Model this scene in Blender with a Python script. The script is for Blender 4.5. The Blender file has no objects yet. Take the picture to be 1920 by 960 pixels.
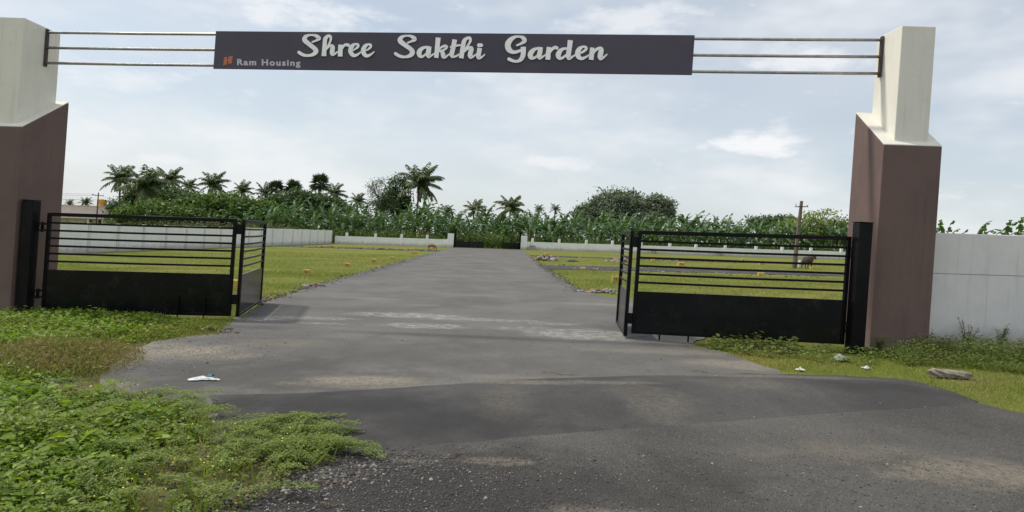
import bpy, bmesh, math, random
import numpy as np
from mathutils import Vector, Matrix, Euler

R = math.radians
sc = bpy.context.scene
col = sc.collection
random.seed(7)
rng = np.random.default_rng(11)

# ------------------------------------------------------------------ camera
FOC, ROLL, EYE, VX, VY = 1206.0, R(4.0), 1.6, 935.0, 441.0
SLOPE = math.tan(R(2.22))            # the whole site rises gently to the right
cam = bpy.data.cameras.new('camera')
cam_o = bpy.data.objects.new('camera', cam)
col.objects.link(cam_o)
cam_o.matrix_world = Matrix.Translation((0, 0, EYE)) @ Matrix.Rotation(R(90), 4, 'X') @ Matrix.Rotation(ROLL, 4, 'Z')
cam.sensor_fit = 'HORIZONTAL'
cam.sensor_width = 36
cam.lens = FOC / 1920 * 36
cam.shift_x = (960 - VX) / 1920
cam.shift_y = -(480 - VY) / 1920
cam.clip_start = 0.05
cam.clip_end = 4000
sc.camera = cam_o

# ------------------------------------------------------------------ sun, sky, exposure
TOSUN = Vector((-0.67, 0.21, 1.0)).normalized()
SUN_EL = math.asin(TOSUN.z)
SUN_AZ = math.atan2(TOSUN.x, TOSUN.y)      # from +Y towards +X
sun = bpy.data.lights.new('sun', 'SUN')
sun.energy = 2.5
sun.angle = R(4.0)
sun.color = (1.0, 0.95, 0.87)
sun_o = bpy.data.objects.new('sun', sun)
col.objects.link(sun_o)
sun_o.rotation_euler = (-TOSUN).to_track_quat('-Z', 'Y').to_euler()

W = bpy.data.worlds.new('World')
sc.world = W
W.use_nodes = True
nt = W.node_tree
nt.nodes.clear()


class NB:
    """small helper for wiring node trees"""
    def __init__(s, tree):
        s.t = tree

    def n(s, typ, **kw):
        nd = s.t.nodes.new(typ)
        for k, v in kw.items():
            setattr(nd, k, v)
        return nd

    def l(s, a, b):
        s.t.links.new(a, b)

    def val(s, x, sock):
        if isinstance(x, bpy.types.NodeSocket):
            s.l(x, sock)
        else:
            sock.default_value = x

    def math(s, op, a, b=0.0, c=0.0, clamp=False):
        nd = s.n('ShaderNodeMath', operation=op, use_clamp=clamp)
        s.val(a, nd.inputs[0]); s.val(b, nd.inputs[1]); s.val(c, nd.inputs[2])
        return nd.outputs[0]

    def vmath(s, op, a, b=None):
        nd = s.n('ShaderNodeVectorMath', operation=op)
        s.val(a, nd.inputs[0])
        if b is not None:
            s.val(b, nd.inputs[1])
        return nd.outputs[0]

    def noise(s, vec, scale, detail=3.0, rough=0.55, dist=0.0):
        nd = s.n('ShaderNodeTexNoise')
        if vec is not None:
            s.l(vec, nd.inputs['Vector'])
        nd.inputs['Scale'].default_value = scale
        nd.inputs['Detail'].default_value = detail
        nd.inputs['Roughness'].default_value = rough
        nd.inputs['Distortion'].default_value = dist
        return nd.outputs['Fac']

    def step(s, x, lo, hi):
        nd = s.n('ShaderNodeMapRange', interpolation_type='SMOOTHSTEP')
        s.val(x, nd.inputs['Value'])
        nd.inputs['From Min'].default_value = lo
        nd.inputs['From Max'].default_value = hi
        return nd.outputs['Result']

    def mix(s, fac, a, b, blend='MIX'):
        nd = s.n('ShaderNodeMix', data_type='RGBA', blend_type=blend)
        s.val(fac, nd.inputs[0])
        for x, k in ((a, 6), (b, 7)):
            if isinstance(x, bpy.types.NodeSocket):
                s.l(x, nd.inputs[k])
            else:
                nd.inputs[k].default_value = (x[0], x[1], x[2], 1)
        return nd.outputs[2]


b = NB(nt)
sky = b.n('ShaderNodeTexSky', sky_type='NISHITA', sun_disc=False)
sky.sun_elevation = SUN_EL
sky.sun_rotation = SUN_AZ
sky.air_density = 1.0
sky.dust_density = 1.6
sky.ozone_density = 1.0
tc = b.n('ShaderNodeTexCoord')
dirv = b.vmath('NORMALIZE', tc.outputs['Generated'])
sep = b.n('ShaderNodeSeparateXYZ'); b.l(dirv, sep.inputs[0])
zc = b.math('MAXIMUM', sep.outputs['Z'], 0.0)
den = b.math('ADD', zc, 0.16)
comb = b.n('ShaderNodeCombineXYZ')
b.l(b.math('DIVIDE', sep.outputs['X'], den), comb.inputs[0])
b.l(b.math('DIVIDE', sep.outputs['Y'], den), comb.inputs[1])
cv = comb.outputs[0]
# azimuth / elevation plane for the low cloud banks
ae = b.n('ShaderNodeCombineXYZ')
b.l(b.math('ARCTAN2', sep.outputs['X'], sep.outputs['Y']), ae.inputs[0])
b.l(b.math('MULTIPLY', b.math('ARCSINE', sep.outputs['Z']), 2.6), ae.inputs[1])
aev = ae.outputs[0]
veil = b.step(b.noise(cv, 0.55, 2, 0.55), 0.33, 0.66)
low = b.step(b.noise(aev, 2.7, 4, 0.6), 0.42, 0.72)
hz = b.math('SUBTRACT', 1.0, b.step(zc, 0.0, 0.30))      # haze whitens the sky near the horizon
thin = b.math('ADD', b.math('MULTIPLY', veil, 0.50), b.math('MULTIPLY', hz, 0.55), clamp=True)
blue = b.mix(1.0, sky.outputs[0], (1.0, 1.07, 1.07), 'MULTIPLY')
base = b.mix(b.math('ADD', b.math('MULTIPLY', thin, 0.38), 0.44, clamp=True), blue, (7.35, 7.7, 8.0))
fluff = b.noise(aev, 14, 4, 0.6)
puff = b.math('MAXIMUM', b.math('MULTIPLY', low, 0.68), b.math('MULTIPLY', b.step(fluff, 0.56, 0.80), 0.5))


def spot(px, py, rx, ry):
    """a cloud at its own azimuth and elevation (radians)"""
    az = math.atan2(px - VX, FOC) + 0.0
    x = px - VX; y = VY - py
    u = (x * math.cos(ROLL) - y * math.sin(ROLL)) / FOC
    v = (x * math.sin(ROLL) + y * math.cos(ROLL)) / FOC
    az = math.atan2(u, 1); el = math.asin(v / math.sqrt(1 + u * u + v * v))
    d = b.vmath('SUBTRACT', aev, (az, el * 2.6, 0))
    d = b.vmath('MULTIPLY', d, (FOC / rx, FOC / (ry * 2.6), 0))
    ln = b.n('ShaderNodeVectorMath', operation='LENGTH'); b.l(d, ln.inputs[0])
    e = b.math('ADD', b.math('SUBTRACT', 1.0, ln.outputs['Value']), b.math('MULTIPLY', b.math('SUBTRACT', fluff, 0.5), 2.2))
    return b.step(e, 0.1, 0.95)


for (px, py, rx, ry, a) in ((1425, 268, 130, 34, 0.9), (1030, 305, 150, 26, 0.6), (230, 150, 110, 34, 0.5), (1500, 110, 130, 38, 0.7),
                            (310, 300, 100, 22, 0.5), (560, 25, 190, 50, 0.7), (1190, 40, 190, 46, 0.6)):
    puff = b.math('MAXIMUM', puff, b.math('MULTIPLY', spot(px, py, rx, ry), a))
skycol = b.mix(puff, base, (8.6, 8.65, 8.8))
bg = b.n('ShaderNodeBackground')
b.l(skycol, bg.inputs['Color'])
bg.inputs['Strength'].default_value = 0.1
wo = b.n('ShaderNodeOutputWorld')
b.l(bg.outputs[0], wo.inputs['Surface'])

sc.render.engine = 'CYCLES'
sc.view_settings.view_transform = 'Standard'
sc.view_settings.look = 'None'
sc.view_settings.exposure = 0.16
sc.view_settings.gamma = 1.0
sc.view_settings.use_curve_mapping = False
sc.cycles.max_bounces = 4
sc.cycles.diffuse_bounces = 2
sc.cycles.glossy_bounces = 2
sc.cycles.transmission_bounces = 2
sc.cycles.transparent_max_bounces = 4

# ------------------------------------------------------------------ helpers
CR, SR = math.cos(ROLL), math.sin(ROLL)


def ray(px, py):
    x = px - VX; y = VY - py
    return (x * CR - y * SR) / FOC, (x * SR + y * CR) / FOC


def g(px, py):
    """plan position (X, Y) on the sloping ground of a spot measured in the photograph"""
    u, v = ray(px, py)
    Y = EYE / (SLOPE * u - v)
    return u * Y, Y


def at(px, py, Y):
    """X and height above ground of a spot at depth Y"""
    u, v = ray(px, py)
    return u * Y, EYE + v * Y - SLOPE * u * Y


def GZ(x):
    return SLOPE * x


def tag(o, label=None, cat=None, group=None, kind=None):
    if label: o['label'] = label
    if cat: o['category'] = cat
    if group: o['group'] = group
    if kind: o['kind'] = kind
    return o


def obj(name, verts, faces, mat, parent=None, smooth=False, loc=None):
    me = bpy.data.meshes.new(name)
    me.from_pydata([tuple(v) for v in verts], [], [tuple(f) for f in faces])
    me.materials.append(mat)
    if smooth:
        me.polygons.foreach_set('use_smooth', [True] * len(me.polygons))
    me.update()
    return link(name, me, parent, loc)


def link(name, me, parent=None, loc=None):
    o = bpy.data.objects.new(name, me)
    col.objects.link(o)
    if loc is not None: o.location = loc
    if parent is not None: o.parent = parent
    return o


def empty(name, loc=(0, 0, 0), rz=0.0):
    o = bpy.data.objects.new(name, None)
    o.empty_display_size = 0.2
    col.objects.link(o)
    o.location = loc
    o.rotation_euler = (0, 0, rz)
    return o


def bevel(o, w=0.01, seg=2):
    m = o.modifiers.new('edge', 'BEVEL')
    m.width = w; m.segments = seg; m.limit_method = 'ANGLE'; m.angle_limit = R(40)
    return o


class MB:
    """collects shapes for one mesh"""
    def __init__(s):
        s.v = []; s.f = []

    def add(s, v, f):
        n = len(s.v)
        s.v += [tuple(p) for p in v]
        s.f += [tuple(i + n for i in q) for q in f]

    def hexa(s, p):      # 8 corners: bottom 4 (ccw), top 4
        s.add(p, [(3, 2, 1, 0), (4, 5, 6, 7), (0, 1, 5, 4), (1, 2, 6, 5), (2, 3, 7, 6), (3, 0, 4, 7)])

    def box(s, x0, x1, y0, y1, z0, z1, sl=0.0):
        s.hexa([(x0, y0, z0 + sl * x0), (x1, y0, z0 + sl * x1), (x1, y1, z0 + sl * x1), (x0, y1, z0 + sl * x0),
                (x0, y0, z1 + sl * x0), (x1, y0, z1 + sl * x1), (x1, y1, z1 + sl * x1), (x0, y1, z1 + sl * x0)])

    def bar(s, a, c, w, h):
        """box section from a to c, w across, h high"""
        a = Vector(a); c = Vector(c)
        d = (c - a).normalized()
        up = Vector((0, 0, 1))
        if abs(d.z) > 0.9: up = Vector((0, 1, 0))
        sx = d.cross(up).normalized() * (w / 2)
        sz = sx.cross(d).normalized() * (h / 2)
        s.hexa([a - sx - sz, a + sx - sz, c + sx - sz, c - sx - sz, a - sx + sz, a + sx + sz, c + sx + sz, c - sx + sz])

    def tube(s, pts, rad, n=8, cap=True):
        pts = [Vector(p) for p in pts]
        rr = rad if isinstance(rad, (list, tuple)) else [rad] * len(pts)
        b0 = len(s.v)
        ref = None
        for i, p in enumerate(pts):
            d = (pts[min(i + 1, len(pts) - 1)] - pts[max(i - 1, 0)]).normalized()
            if ref is None:
                ref = d.orthogonal().normalized()
            ref = (ref - d * ref.dot(d)).normalized()
            q = d.cross(ref)
            for k in range(n):
                a = 2 * math.pi * k / n
                s.v.append(tuple(p + (ref * math.cos(a) + q * math.sin(a)) * rr[i]))
        for i in range(len(pts) - 1):
            for k in range(n):
                k2 = (k + 1) % n
                s.f.append((b0 + i * n + k, b0 + i * n + k2, b0 + (i + 1) * n + k2, b0 + (i + 1) * n + k))
        if cap:
            s.f.append(tuple(b0 + k for k in reversed(range(n))))
            s.f.append(tuple(b0 + (len(pts) - 1) * n + k for k in range(n)))

    def build(s, name, mat, parent=None, smooth=False, loc=None):
        return obj(name, s.v, s.f, mat, parent, smooth, loc)


def new_mat(name):
    m = bpy.data.materials.new(name)
    m.use_nodes = True
    m.node_tree.nodes.clear()
    q = NB(m.node_tree)
    out = q.n('ShaderNodeOutputMaterial')
    p = q.n('ShaderNodeBsdfPrincipled')
    q.l(p.outputs[0], out.inputs['Surface'])
    pos = q.n('ShaderNodeNewGeometry').outputs['Position']
    return m, q, p, pos, out


def setcol(q, p, c):
    if isinstance(c, bpy.types.NodeSocket): q.l(c, p.inputs['Base Color'])
    else: p.inputs['Base Color'].default_value = (*c, 1)


def bump(q, p, h, strength=0.4, dist=0.01):
    bn = q.n('ShaderNodeBump')
    bn.inputs['Strength'].default_value = strength
    bn.inputs['Distance'].default_value = dist
    q.l(h, bn.inputs['Height'])
    q.l(bn.outputs[0], p.inputs['Normal'])


def simple(name, c1, c2=None, scale=6.0, rough=0.7, bst=0.25, bsc=60.0, bd=0.004, metal=0.0, detail=5, spec=0.4, lo=0.35, hi=0.65):
    m, q, p, pos, out = new_mat(name)
    if c2 is None: c2 = tuple(x * 0.82 for x in c1)
    setcol(q, p, q.mix(q.step(q.noise(pos, scale, detail, 0.6), lo, hi), c1, c2))
    p.inputs['Roughness'].default_value = rough
    p.inputs['Metallic'].default_value = metal
    p.inputs['Specular IOR Level'].default_value = spec
    if bst: bump(q, p, q.noise(pos, bsc, 4, 0.6), bst, bd)
    return m


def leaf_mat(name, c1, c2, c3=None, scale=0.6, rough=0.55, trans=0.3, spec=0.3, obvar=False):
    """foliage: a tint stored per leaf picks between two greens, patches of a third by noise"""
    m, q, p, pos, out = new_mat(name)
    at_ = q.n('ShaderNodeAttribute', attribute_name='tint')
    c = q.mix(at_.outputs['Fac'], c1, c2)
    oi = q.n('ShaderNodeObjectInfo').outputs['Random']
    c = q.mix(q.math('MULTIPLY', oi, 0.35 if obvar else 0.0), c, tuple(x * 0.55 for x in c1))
    if c3 is not None:
        c = q.mix(q.math('MULTIPLY', q.step(q.noise(pos, scale, 3), 0.45, 0.68), 0.75), c, c3)
    setcol(q, p, c)
    p.inputs['Roughness'].default_value = rough
    p.inputs['Specular IOR Level'].default_value = spec
    tr = q.n('ShaderNodeBsdfTranslucent')
    q.l(q.mix(1.0, c, (1.15, 1.25, 0.6), 'MULTIPLY'), tr.inputs['Color'])
    mx = q.n('ShaderNodeMixShader')
    mx.inputs[0].default_value = trans
    q.l(p.outputs[0], mx.inputs[1]); q.l(tr.outputs[0], mx.inputs[2])
    q.l(mx.outputs[0], out.inputs['Surface'])
    return m


def blob_mask(q, pos, blobs, nz, soft=0.55):
    """union of soft, ragged patches lying on the ground: (x, y, rx, ry, amount)"""
    tot = None
    for (x, y, rx, ry, a) in blobs:
        d = q.vmath('MULTIPLY', q.vmath('SUBTRACT', pos, (x, y, 0)), (1 / rx, 1 / ry, 0))
        ln = q.n('ShaderNodeVectorMath', operation='LENGTH'); q.l(d, ln.inputs[0])
        e = q.math('ADD', q.math('SUBTRACT', 1.0, ln.outputs['Value']), q.math('MULTIPLY', q.math('SUBTRACT', nz, 0.5), 2.4))
        s_ = q.math('MULTIPLY', q.step(e, 0.0, soft * 1.8), a)
        tot = s_ if tot is None else q.math('MAXIMUM', tot, s_)
    return tot


# ------------------------------------------------------------------ materials of the ground
def asphalt(name, dark, light, speck, sscale, sthr, dust=(), cement=(), bst=0.5, bsc=90, bd=0.006, patchy=0.7, smears=0.5, vscale=60, tar=()):
    m, q, p, pos, out = new_mat(name)
    big = q.noise(pos, 0.55, 5, 0.6)
    fine = q.noise(pos, 42, 4, 0.7)
    c = q.mix(q.step(big, 0.32, 0.68), dark, light)
    c = q.mix(q.math('MULTIPLY', q.step(fine, 0.35, 0.7), 0.45), c, tuple(x * 0.5 for x in dark))
    vo = q.n('ShaderNodeTexVoronoi')
    q.l(pos, vo.inputs['Vector']); vo.inputs['Scale'].default_value = vscale
    sp = q.n('ShaderNodeSeparateColor'); q.l(vo.outputs['Color'], sp.inputs[0])
    pick = q.math('MULTIPLY', q.step(sp.outputs[0], sthr, sthr + 0.1), q.step(vo.outputs['Distance'], 0.5, 0.2))
    stone = q.mix(q.math('POWER', sp.outputs[1], 2.2), tuple(x * 0.40 for x in speck), tuple(x * 1.25 for x in speck))
    c = q.mix(q.math('MULTIPLY', pick, 0.75), c, stone)
    c = q.mix(q.math('MULTIPLY', q.step(q.noise(pos, 9, 3, 0.6), 0.56, 0.72), 0.4), c, tuple(x * 0.6 for x in dark))
    st = q.n('ShaderNodeMapping')            # faint wheel-drawn dirt along the way
    q.l(pos, st.inputs['Vector']); st.inputs['Scale'].default_value = (1.3, 0.22, 1)
    c = q.mix(q.math('MULTIPLY', q.step(q.noise(st.outputs[0], 1.6, 5, 0.65), 0.5, 0.8), smears), c, (0.17, 0.155, 0.13))
    nz = q.noise(pos, 1.7, 6, 0.65)
    if tar:          # fresher, blacker tar where the edge was re-laid
        c = q.mix(blob_mask(q, pos, tar, nz, 0.5), c, q.mix(q.step(fine, .4, .7), tuple(x * 0.50 for x in dark), (dark[0] * .80, dark[1] * .76, dark[2] * .74)))
    if dust:
        c = q.mix(q.math('MULTIPLY', blob_mask(q, pos, dust, nz, 0.42), q.step(q.noise(pos, 20, 4, 0.7), 0.2, 0.7)), c, q.mix(q.noise(pos, 6, 3), (0.33, 0.28, 0.205), (0.24, 0.21, 0.16)))
    if cement:
        mp = q.n('ShaderNodeMapping'); q.l(pos, mp.inputs['Vector']); mp.inputs['Scale'].default_value = (0.8, 2.6, 1)
        nz2 = q.noise(mp.outputs[0], 3.4, 7, 0.8)
        brk = q.step(q.noise(mp.outputs[0], 9.0, 5, 0.75), 0.48, 0.58)
        c = q.mix(q.math('MULTIPLY', blob_mask(q, pos, cement, nz2, 0.16), q.math('ADD', q.math('MULTIPLY', brk, .75), .1)), c, q.mix(q.noise(pos, 12, 3), (0.50, 0.48, 0.445), (0.30, 0.29, 0.275)))
    setcol(q, p, c)
    p.inputs['Roughness'].default_value = 0.86
    p.inputs['Specular IOR Level'].default_value = 0.3
    h = q.math('ADD', q.noise(pos, bsc, 5, 0.7), q.math('MULTIPLY', vo.outputs['Distance'], -0.6))
    bump(q, p, h, bst, bd)
    return m


M = {}
M['road'] = asphalt('entrance_asphalt', (0.122, 0.116, 0.107), (0.182, 0.174, 0.158), (0.26, 0.25, 0.23), 60, 0.88,
                    dust=((-4.0, 8.05, 1.25, 0.65, 1.0), (-4.45, 7.1, 0.55, 0.8, 0.9), (-4.7, 8.5, 0.6, 0.6, 1.0), (-3.9, 6.3, 0.5, 0.35, 0.7), (-4.4, 9.4, 0.6, 0.4, 0.8), (-1.35, 6.9, 0.85, 0.28, 0.9), (-2.9, 9.0, 0.9, 0.5, 0.35), (-0.9, 6.65, 1.5, 0.2, 0.5), (0.9, 7.25, 1.6, 0.16, 0.45),
                          (3.4, 8.4, 1.1, 0.4, 0.75), (2.6, 15.5, 1.6, 0.5, 0.5), (-3.4, 15.3, 1.4, 0.35, 0.4), (-0.3, 16.8, 0.9, 0.18, 0.5), (0.5, 18.2, 0.8, 0.2, 0.5),
                          (-1.6, 14.2, 0.6, 0.16, 0.6), (0.2, 24, 0.6, 0.5, 0.3), (-2.9, 10.2, 0.5, 0.14, 0.5), (2.4, 9.2, 1.6, 0.3, 0.45)),
                    cement=((-1.75, 12.4, 1.25, 0.42, 1.0), (-0.2, 12.1, 1.3, 0.24, 0.8), (-1.15, 11.05, 0.8, 0.36, 0.9), (1.6, 10.7, 1.1, 0.62, 1.0), (0.7, 11.1, 0.8, 0.28, 0.6), (1.1, 11.8, 0.5, 0.2, 0.7),
                            (-3.3, 11.6, 0.9, 0.26, 0.7), (-4.2, 11.3, 0.5, 0.3, 0.8), (-2.9, 10.95, 0.5, 0.12, 0.7), (0.7, 30, 0.5, 0.5, 0.5), (-0.4, 25, 0.4, 0.3, 0.5)),
                    bst=0.55, bsc=70, bd=0.007, tar=((-2.6, 7.0, 2.6, 1.7, .85), (-1.0, 8.6, 2.6, 1.4, .45), (1.6, 7.9, 2.4, .9, .25), (-3.3, 9.1, 1.2, .5, .5), (-3.4, 7.4, 1.0, 1.2, .6), (-2.3, 9.2, 1.6, .7, .35), (-4.9, 30, .5, 16, .5), (2.5, 26, .4, 9, .5)))
M['apron'] = asphalt('patched_asphalt', (0.056, 0.053, 0.051), (0.092, 0.088, 0.083), (0.2, 0.19, 0.17), 60, 0.9,
                     dust=((1.6, 6.2, 0.5, 1.2, 0.25), (0.2, 6.2, 0.4, 0.9, 0.22), (2.9, 7.0, 0.9, 0.5, 0.25), (0.3, 7.0, 2.4, 0.22, 0.5), (3.0, 7.7, 2.0, 0.16, 0.45)), bst=0.4, bsc=90, bd=0.005, smears=0.25, tar=((-1.5, 5.7, 2.0, 1.1, .95), (-.2, 5.3, 1.5, .8, .75), (4.2, 7.1, 1.3, .4, .6), (.2, 6.0, 1.2, .5, .4)))
M['street'] = asphalt('coarse_street_asphalt', (0.084, 0.078, 0.071), (0.148, 0.138, 0.122), (0.27, 0.25, 0.22), 60, 0.62,
                      dust=((3.7, 4.6, 1.1, 0.42, 0.85), (5.0, 4.4, 1.6, 0.5, 0.9), (2.75, 5.0, 1.1, 0.35, 0.4), (-1.15, 4.25, 0.42, 0.16, 0.9), (0.7, 3.75, 0.45, 0.14, 0.8), (0.1, 4.55, 0.35, 0.10, 0.6), (-0.5, 4.5, 0.3, 0.08, 0.7)),
                      bst=1.0, bsc=60, bd=0.016, smears=0.2, vscale=62, tar=((-.5, 3.9, 2.2, 1.5, .95), (.6, 4.1, 1.8, 1.0, .7), (0, 3.2, 2.6, .8, .7)))
M['lane'] = asphalt('lane_metalling', (0.045, 0.044, 0.042), (0.085, 0.082, 0.078), (0.2, 0.19, 0.17), 60, 0.7, bst=0.6, bd=0.02, vscale=25)


def ground_mat():
    m, q, p, pos, out = new_mat('grassy_soil')
    n1 = q.noise(pos, 0.16, 6, 0.62)
    n2 = q.noise(pos, 1.3, 6, 0.7)
    n3 = q.noise(pos, 30, 4, 0.75)
    c = q.mix(q.step(n1, 0.36, 0.66), (0.170, 0.200, 0.034), (0.265, 0.240, 0.062))
    c = q.mix(q.math('MULTIPLY', q.step(n2, 0.42, 0.72), 0.75), c, (0.115, 0.170, 0.025))
    c = q.mix(q.math('MULTIPLY', q.step(q.noise(pos, 0.7, 5, 0.7), 0.52, 0.68), 0.75), c, (0.27, 0.20, 0.095))
    c = q.mix(q.math('MULTIPLY', q.step(n3, 0.42, 0.68), 0.55), c, (0.065, 0.095, 0.016))
    setcol(q, p, c)
    p.inputs['Roughness'].default_value = 0.95
    p.inputs['Specular IOR Level'].default_value = 0.1
    bump(q, p, q.math('ADD', n3, q.math('MULTIPLY', n2, 1.5)), 0.8, 0.05)
    return m


M['ground'] = ground_mat()
M['soil'] = simple('verge_soil', (0.16, 0.125, 0.075), (0.075, 0.075, 0.03), 3.0, 0.95, 0.8, 40, 0.02, spec=0.1)

# ------------------------------------------------------------------ ground, road, lanes
# one sheet to the horizon, fine in the middle
xs = sorted(set([-900, -500, -250, -120, -80] + list(range(-60, 64, 4)) + [80, 120, 250, 500, 900]))
ys = sorted(set([-300, -100, -40] + list(range(-20, 100, 4)) + [120, 160, 240, 400, 800, 1500]))
vv = [(x, y, GZ(max(-140, min(140, x))) - 0.012) for y in ys for x in xs]
ff = [(j * len(xs) + i, j * len(xs) + i + 1, (j + 1) * len(xs) + i + 1, (j + 1) * len(xs) + i) for j in range(len(ys) - 1) for i in range(len(xs) - 1)]
tag(obj('ground', vv, ff, M['ground']), kind='structure')


def jitter(pts, step=0.35, amp=0.07, seed=1):
    """resample a plan outline and roughen it like a crumbling road edge"""
    rr = random.Random(seed)
    out = []
    for i in range(len(pts)):
        a = Vector(pts[i]); c = Vector(pts[(i + 1) % len(pts)])
        L = (c - a).length
        n = max(1, min(90, int(L / step)))
        for k in range(n):
            p = a.lerp(c, k / n)
            am = amp * min(1.0, 2.5 * step)
            out.append((p.x + rr.gauss(0, am), p.y + rr.gauss(0, am)))
    return out


def sheet(name, pts, mat, z, zfun=None, cell=None):
    """flat polygon in plan laid on the sloping ground, triangulated"""
    bm = bmesh.new()
    vs = [bm.verts.new((x, y, 0)) for x, y in pts]
    f = bm.faces.new(vs)
    bmesh.ops.triangulate(bm, faces=[f])
    if cell:
        x0 = min(p[0] for p in pts); x1 = max(p[0] for p in pts); y0 = min(p[1] for p in pts); y1 = max(p[1] for p in pts)
        k = x0 + cell
        while k < x1:
            bmesh.ops.bisect_plane(bm, geom=bm.verts[:] + bm.edges[:] + bm.faces[:], plane_co=(k, 0, 0), plane_no=(1, 0, 0)); k += cell
        k = y0 + cell
        while k < y1:
            bmesh.ops.bisect_plane(bm, geom=bm.verts[:] + bm.edges[:] + bm.faces[:], plane_co=(0, k, 0), plane_no=(0, 1, 0)); k += cell
    for v in bm.verts:
        v.co.z = GZ(v.co.x) + z + (zfun(v.co.x, v.co.y) if zfun else 0)
    for f in bm.faces:
        f.normal_update()
        if f.normal.z < 0: f.normal_flip()
    rim = [e_ for e_ in bm.edges if len(e_.link_faces) == 1]         # worn edge going down into the ground
    ex = bmesh.ops.extrude_edge_only(bm, edges=rim)
    for v in ex['geom']:
        if isinstance(v, bmesh.types.BMVert): v.co.z -= 0.03
    me = bpy.data.meshes.new(name)
    bm.to_mesh(me); bm.free()
    me.materials.append(mat)
    return link(name, me)


# coarse street in front, running past the gateway
street = [g(430, 985), g(500, 925), g(580, 885), g(690, 838), g(900, 815), g(1150, 790), g(1500, 765), g(1800, 748), g(1905, 772), (6.2, 6.15), (12, 6.6), (40, 8.5), (40, -14), (-6, -14), (-2.2, 1.0)]
tag(sheet('street', jitter(street, 0.25, 0.03, 3), M['street'], 0.0), kind='structure')
# entrance road through the gate to the far wall
road_px = [(420, 830), (215, 765), (185, 735), (190, 705), (215, 668), (290, 640), (400, 624), (425, 604), (490, 571)]
road = [g(*p) for p in road_px] + [(-5.05, 17), (-5.2, 24), (-5.3, 40), (-5.4, 62), (-5.05, 74.6), (2.55, 74.6), (2.75, 62), (2.75, 53), (2.45, 44), (2.4, 37), (2.4, 31), (2.5, 21), (2.9, 18.2), (3.8, 16.5), (4.4, 14), (4.2, 12), (3.6, 10.8), (3.05, 9.9)] \
    + [g(1360, 660), g(1450, 692), g(1480, 712), g(1300, 730), g(900, 752), g(600, 775)]
tag(sheet('road', jitter(road, 0.22, 0.06, 5), M['road'], 0.003), kind='structure')
# newer dark patch swelling across the mouth of the entrance
apr = [g(395, 742), g(560, 738), g(700, 731), g(850, 721), g(1000, 711), g(1200, 705), g(1400, 701), g(1560, 704), g(1700, 712), g(1765, 728), g(1830, 752), g(1790, 766),
       g(1640, 771), g(1500, 780), g(1300, 795), g(1150, 806), g(1000, 818), g(900, 831), g(800, 838), g(690, 853), g(600, 858), g(420, 800)]


def hump(x, y):
    d = 1e9
    for i in range(len(apr)):
        a = Vector(apr[i]); c = Vector(apr[(i + 1) % len(apr)]); ab = c - a
        t_ = max(0, min(1, (Vector((x, y)) - a).dot(ab) / ab.length_squared))
        d = min(d, (Vector((x, y)) - a - ab * t_).length)
    k = min(1.0, max(0.0, d - 0.02) / 0.75)
    low_ = (y - (4.6 + .34 * (x + .82))) / .5           # thins out to nothing where it meets the street
    return 0.05 * k * k * (3 - 2 * k) - .0080 * max(0, min(1, 1 - low_))


tag(sheet('asphalt_patch', jitter(apr, 0.16, 0.022, 9), M['apron'], 0.0055, hump, 0.2), kind='structure')
# building lanes crossing the plots
tag(sheet('lane', jitter([(2.3, 31.8), (2.3, 36.4), (12, 37), (48, 38.4), (48, 35.6), (12, 33.6)], 0.6, 0.10, 2), M['lane'], 0.006), kind='structure')
tag(sheet('lane', jitter([(2.7, 51.6), (2.7, 54.6), (48, 54.2), (48, 52.8)], 0.6, 0.10, 4), M['lane'], 0.006), kind='structure')
tag(sheet('lane', jitter([(-5.2, 57), (-5.2, 60), (-19.6, 58.6), (-19.6, 57.2)], 0.6, 0.10, 6), M['lane'], 0.006), kind='structure')
tag(sheet('verge', jitter([g(0, 598), g(60, 592), g(250, 600), g(400, 624), g(290, 642), g(215, 668), g(195, 705), g(230, 745), g(420, 800), g(600, 856), g(690, 850), g(580, 888), g(500, 928), g(430, 988), (-2.2, 1.0), (-6, -2), (-12, 2), (-12, 10)], 0.3, 0.03, 8), M['soil'], -0.006), kind='structure')

# ------------------------------------------------------------------ gate pillars
def paint(name, c1, c2, dirt, rough=0.75, streak=True, base_dirt=None):
    m, q, p, pos, out = new_mat(name)
    c = q.mix(q.step(q.noise(pos, 1.4, 6, 0.65), 0.35, 0.7), c1, c2)
    if streak:
        mp = q.n('ShaderNodeMapping'); q.l(pos, mp.inputs['Vector']); mp.inputs['Scale'].default_value = (7, 7, 0.35)
        c = q.mix(q.math('MULTIPLY', q.step(q.noise(mp.outputs[0], 1.5, 5, 0.7), 0.50, 0.78), 0.5), c, dirt)
        c = q.mix(q.math('MULTIPLY', q.step(q.noise(pos, 3.2, 6, 0.7), 0.58, 0.76), 0.35), c, dirt)
    c = q.mix(q.math('MULTIPLY', q.step(q.noise(pos, 34, 4, 0.7), 0.55, 0.75), 0.3), c, dirt)
    if base_dirt:
        sp = q.n('ShaderNodeSeparateXYZ'); q.l(pos, sp.inputs[0])
        hgt = q.math('SUBTRACT', sp.outputs[2], q.math('MULTIPLY', sp.outputs[0], SLOPE))
        e = q.math('ADD', hgt, q.math('MULTIPLY', q.noise(pos, 4, 4), -0.5))
        c = q.mix(q.math('MULTIPLY', q.step(e, 0.22, -0.22), 0.7), c, base_dirt)
    setcol(q, p, c)
    p.inputs['Roughness'].default_value = rough
    p.inputs['Specular IOR Level'].default_value = 0.3
    bump(q, p, q.noise(pos, 55, 5, 0.7), 0.3, 0.006)
    return m


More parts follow.
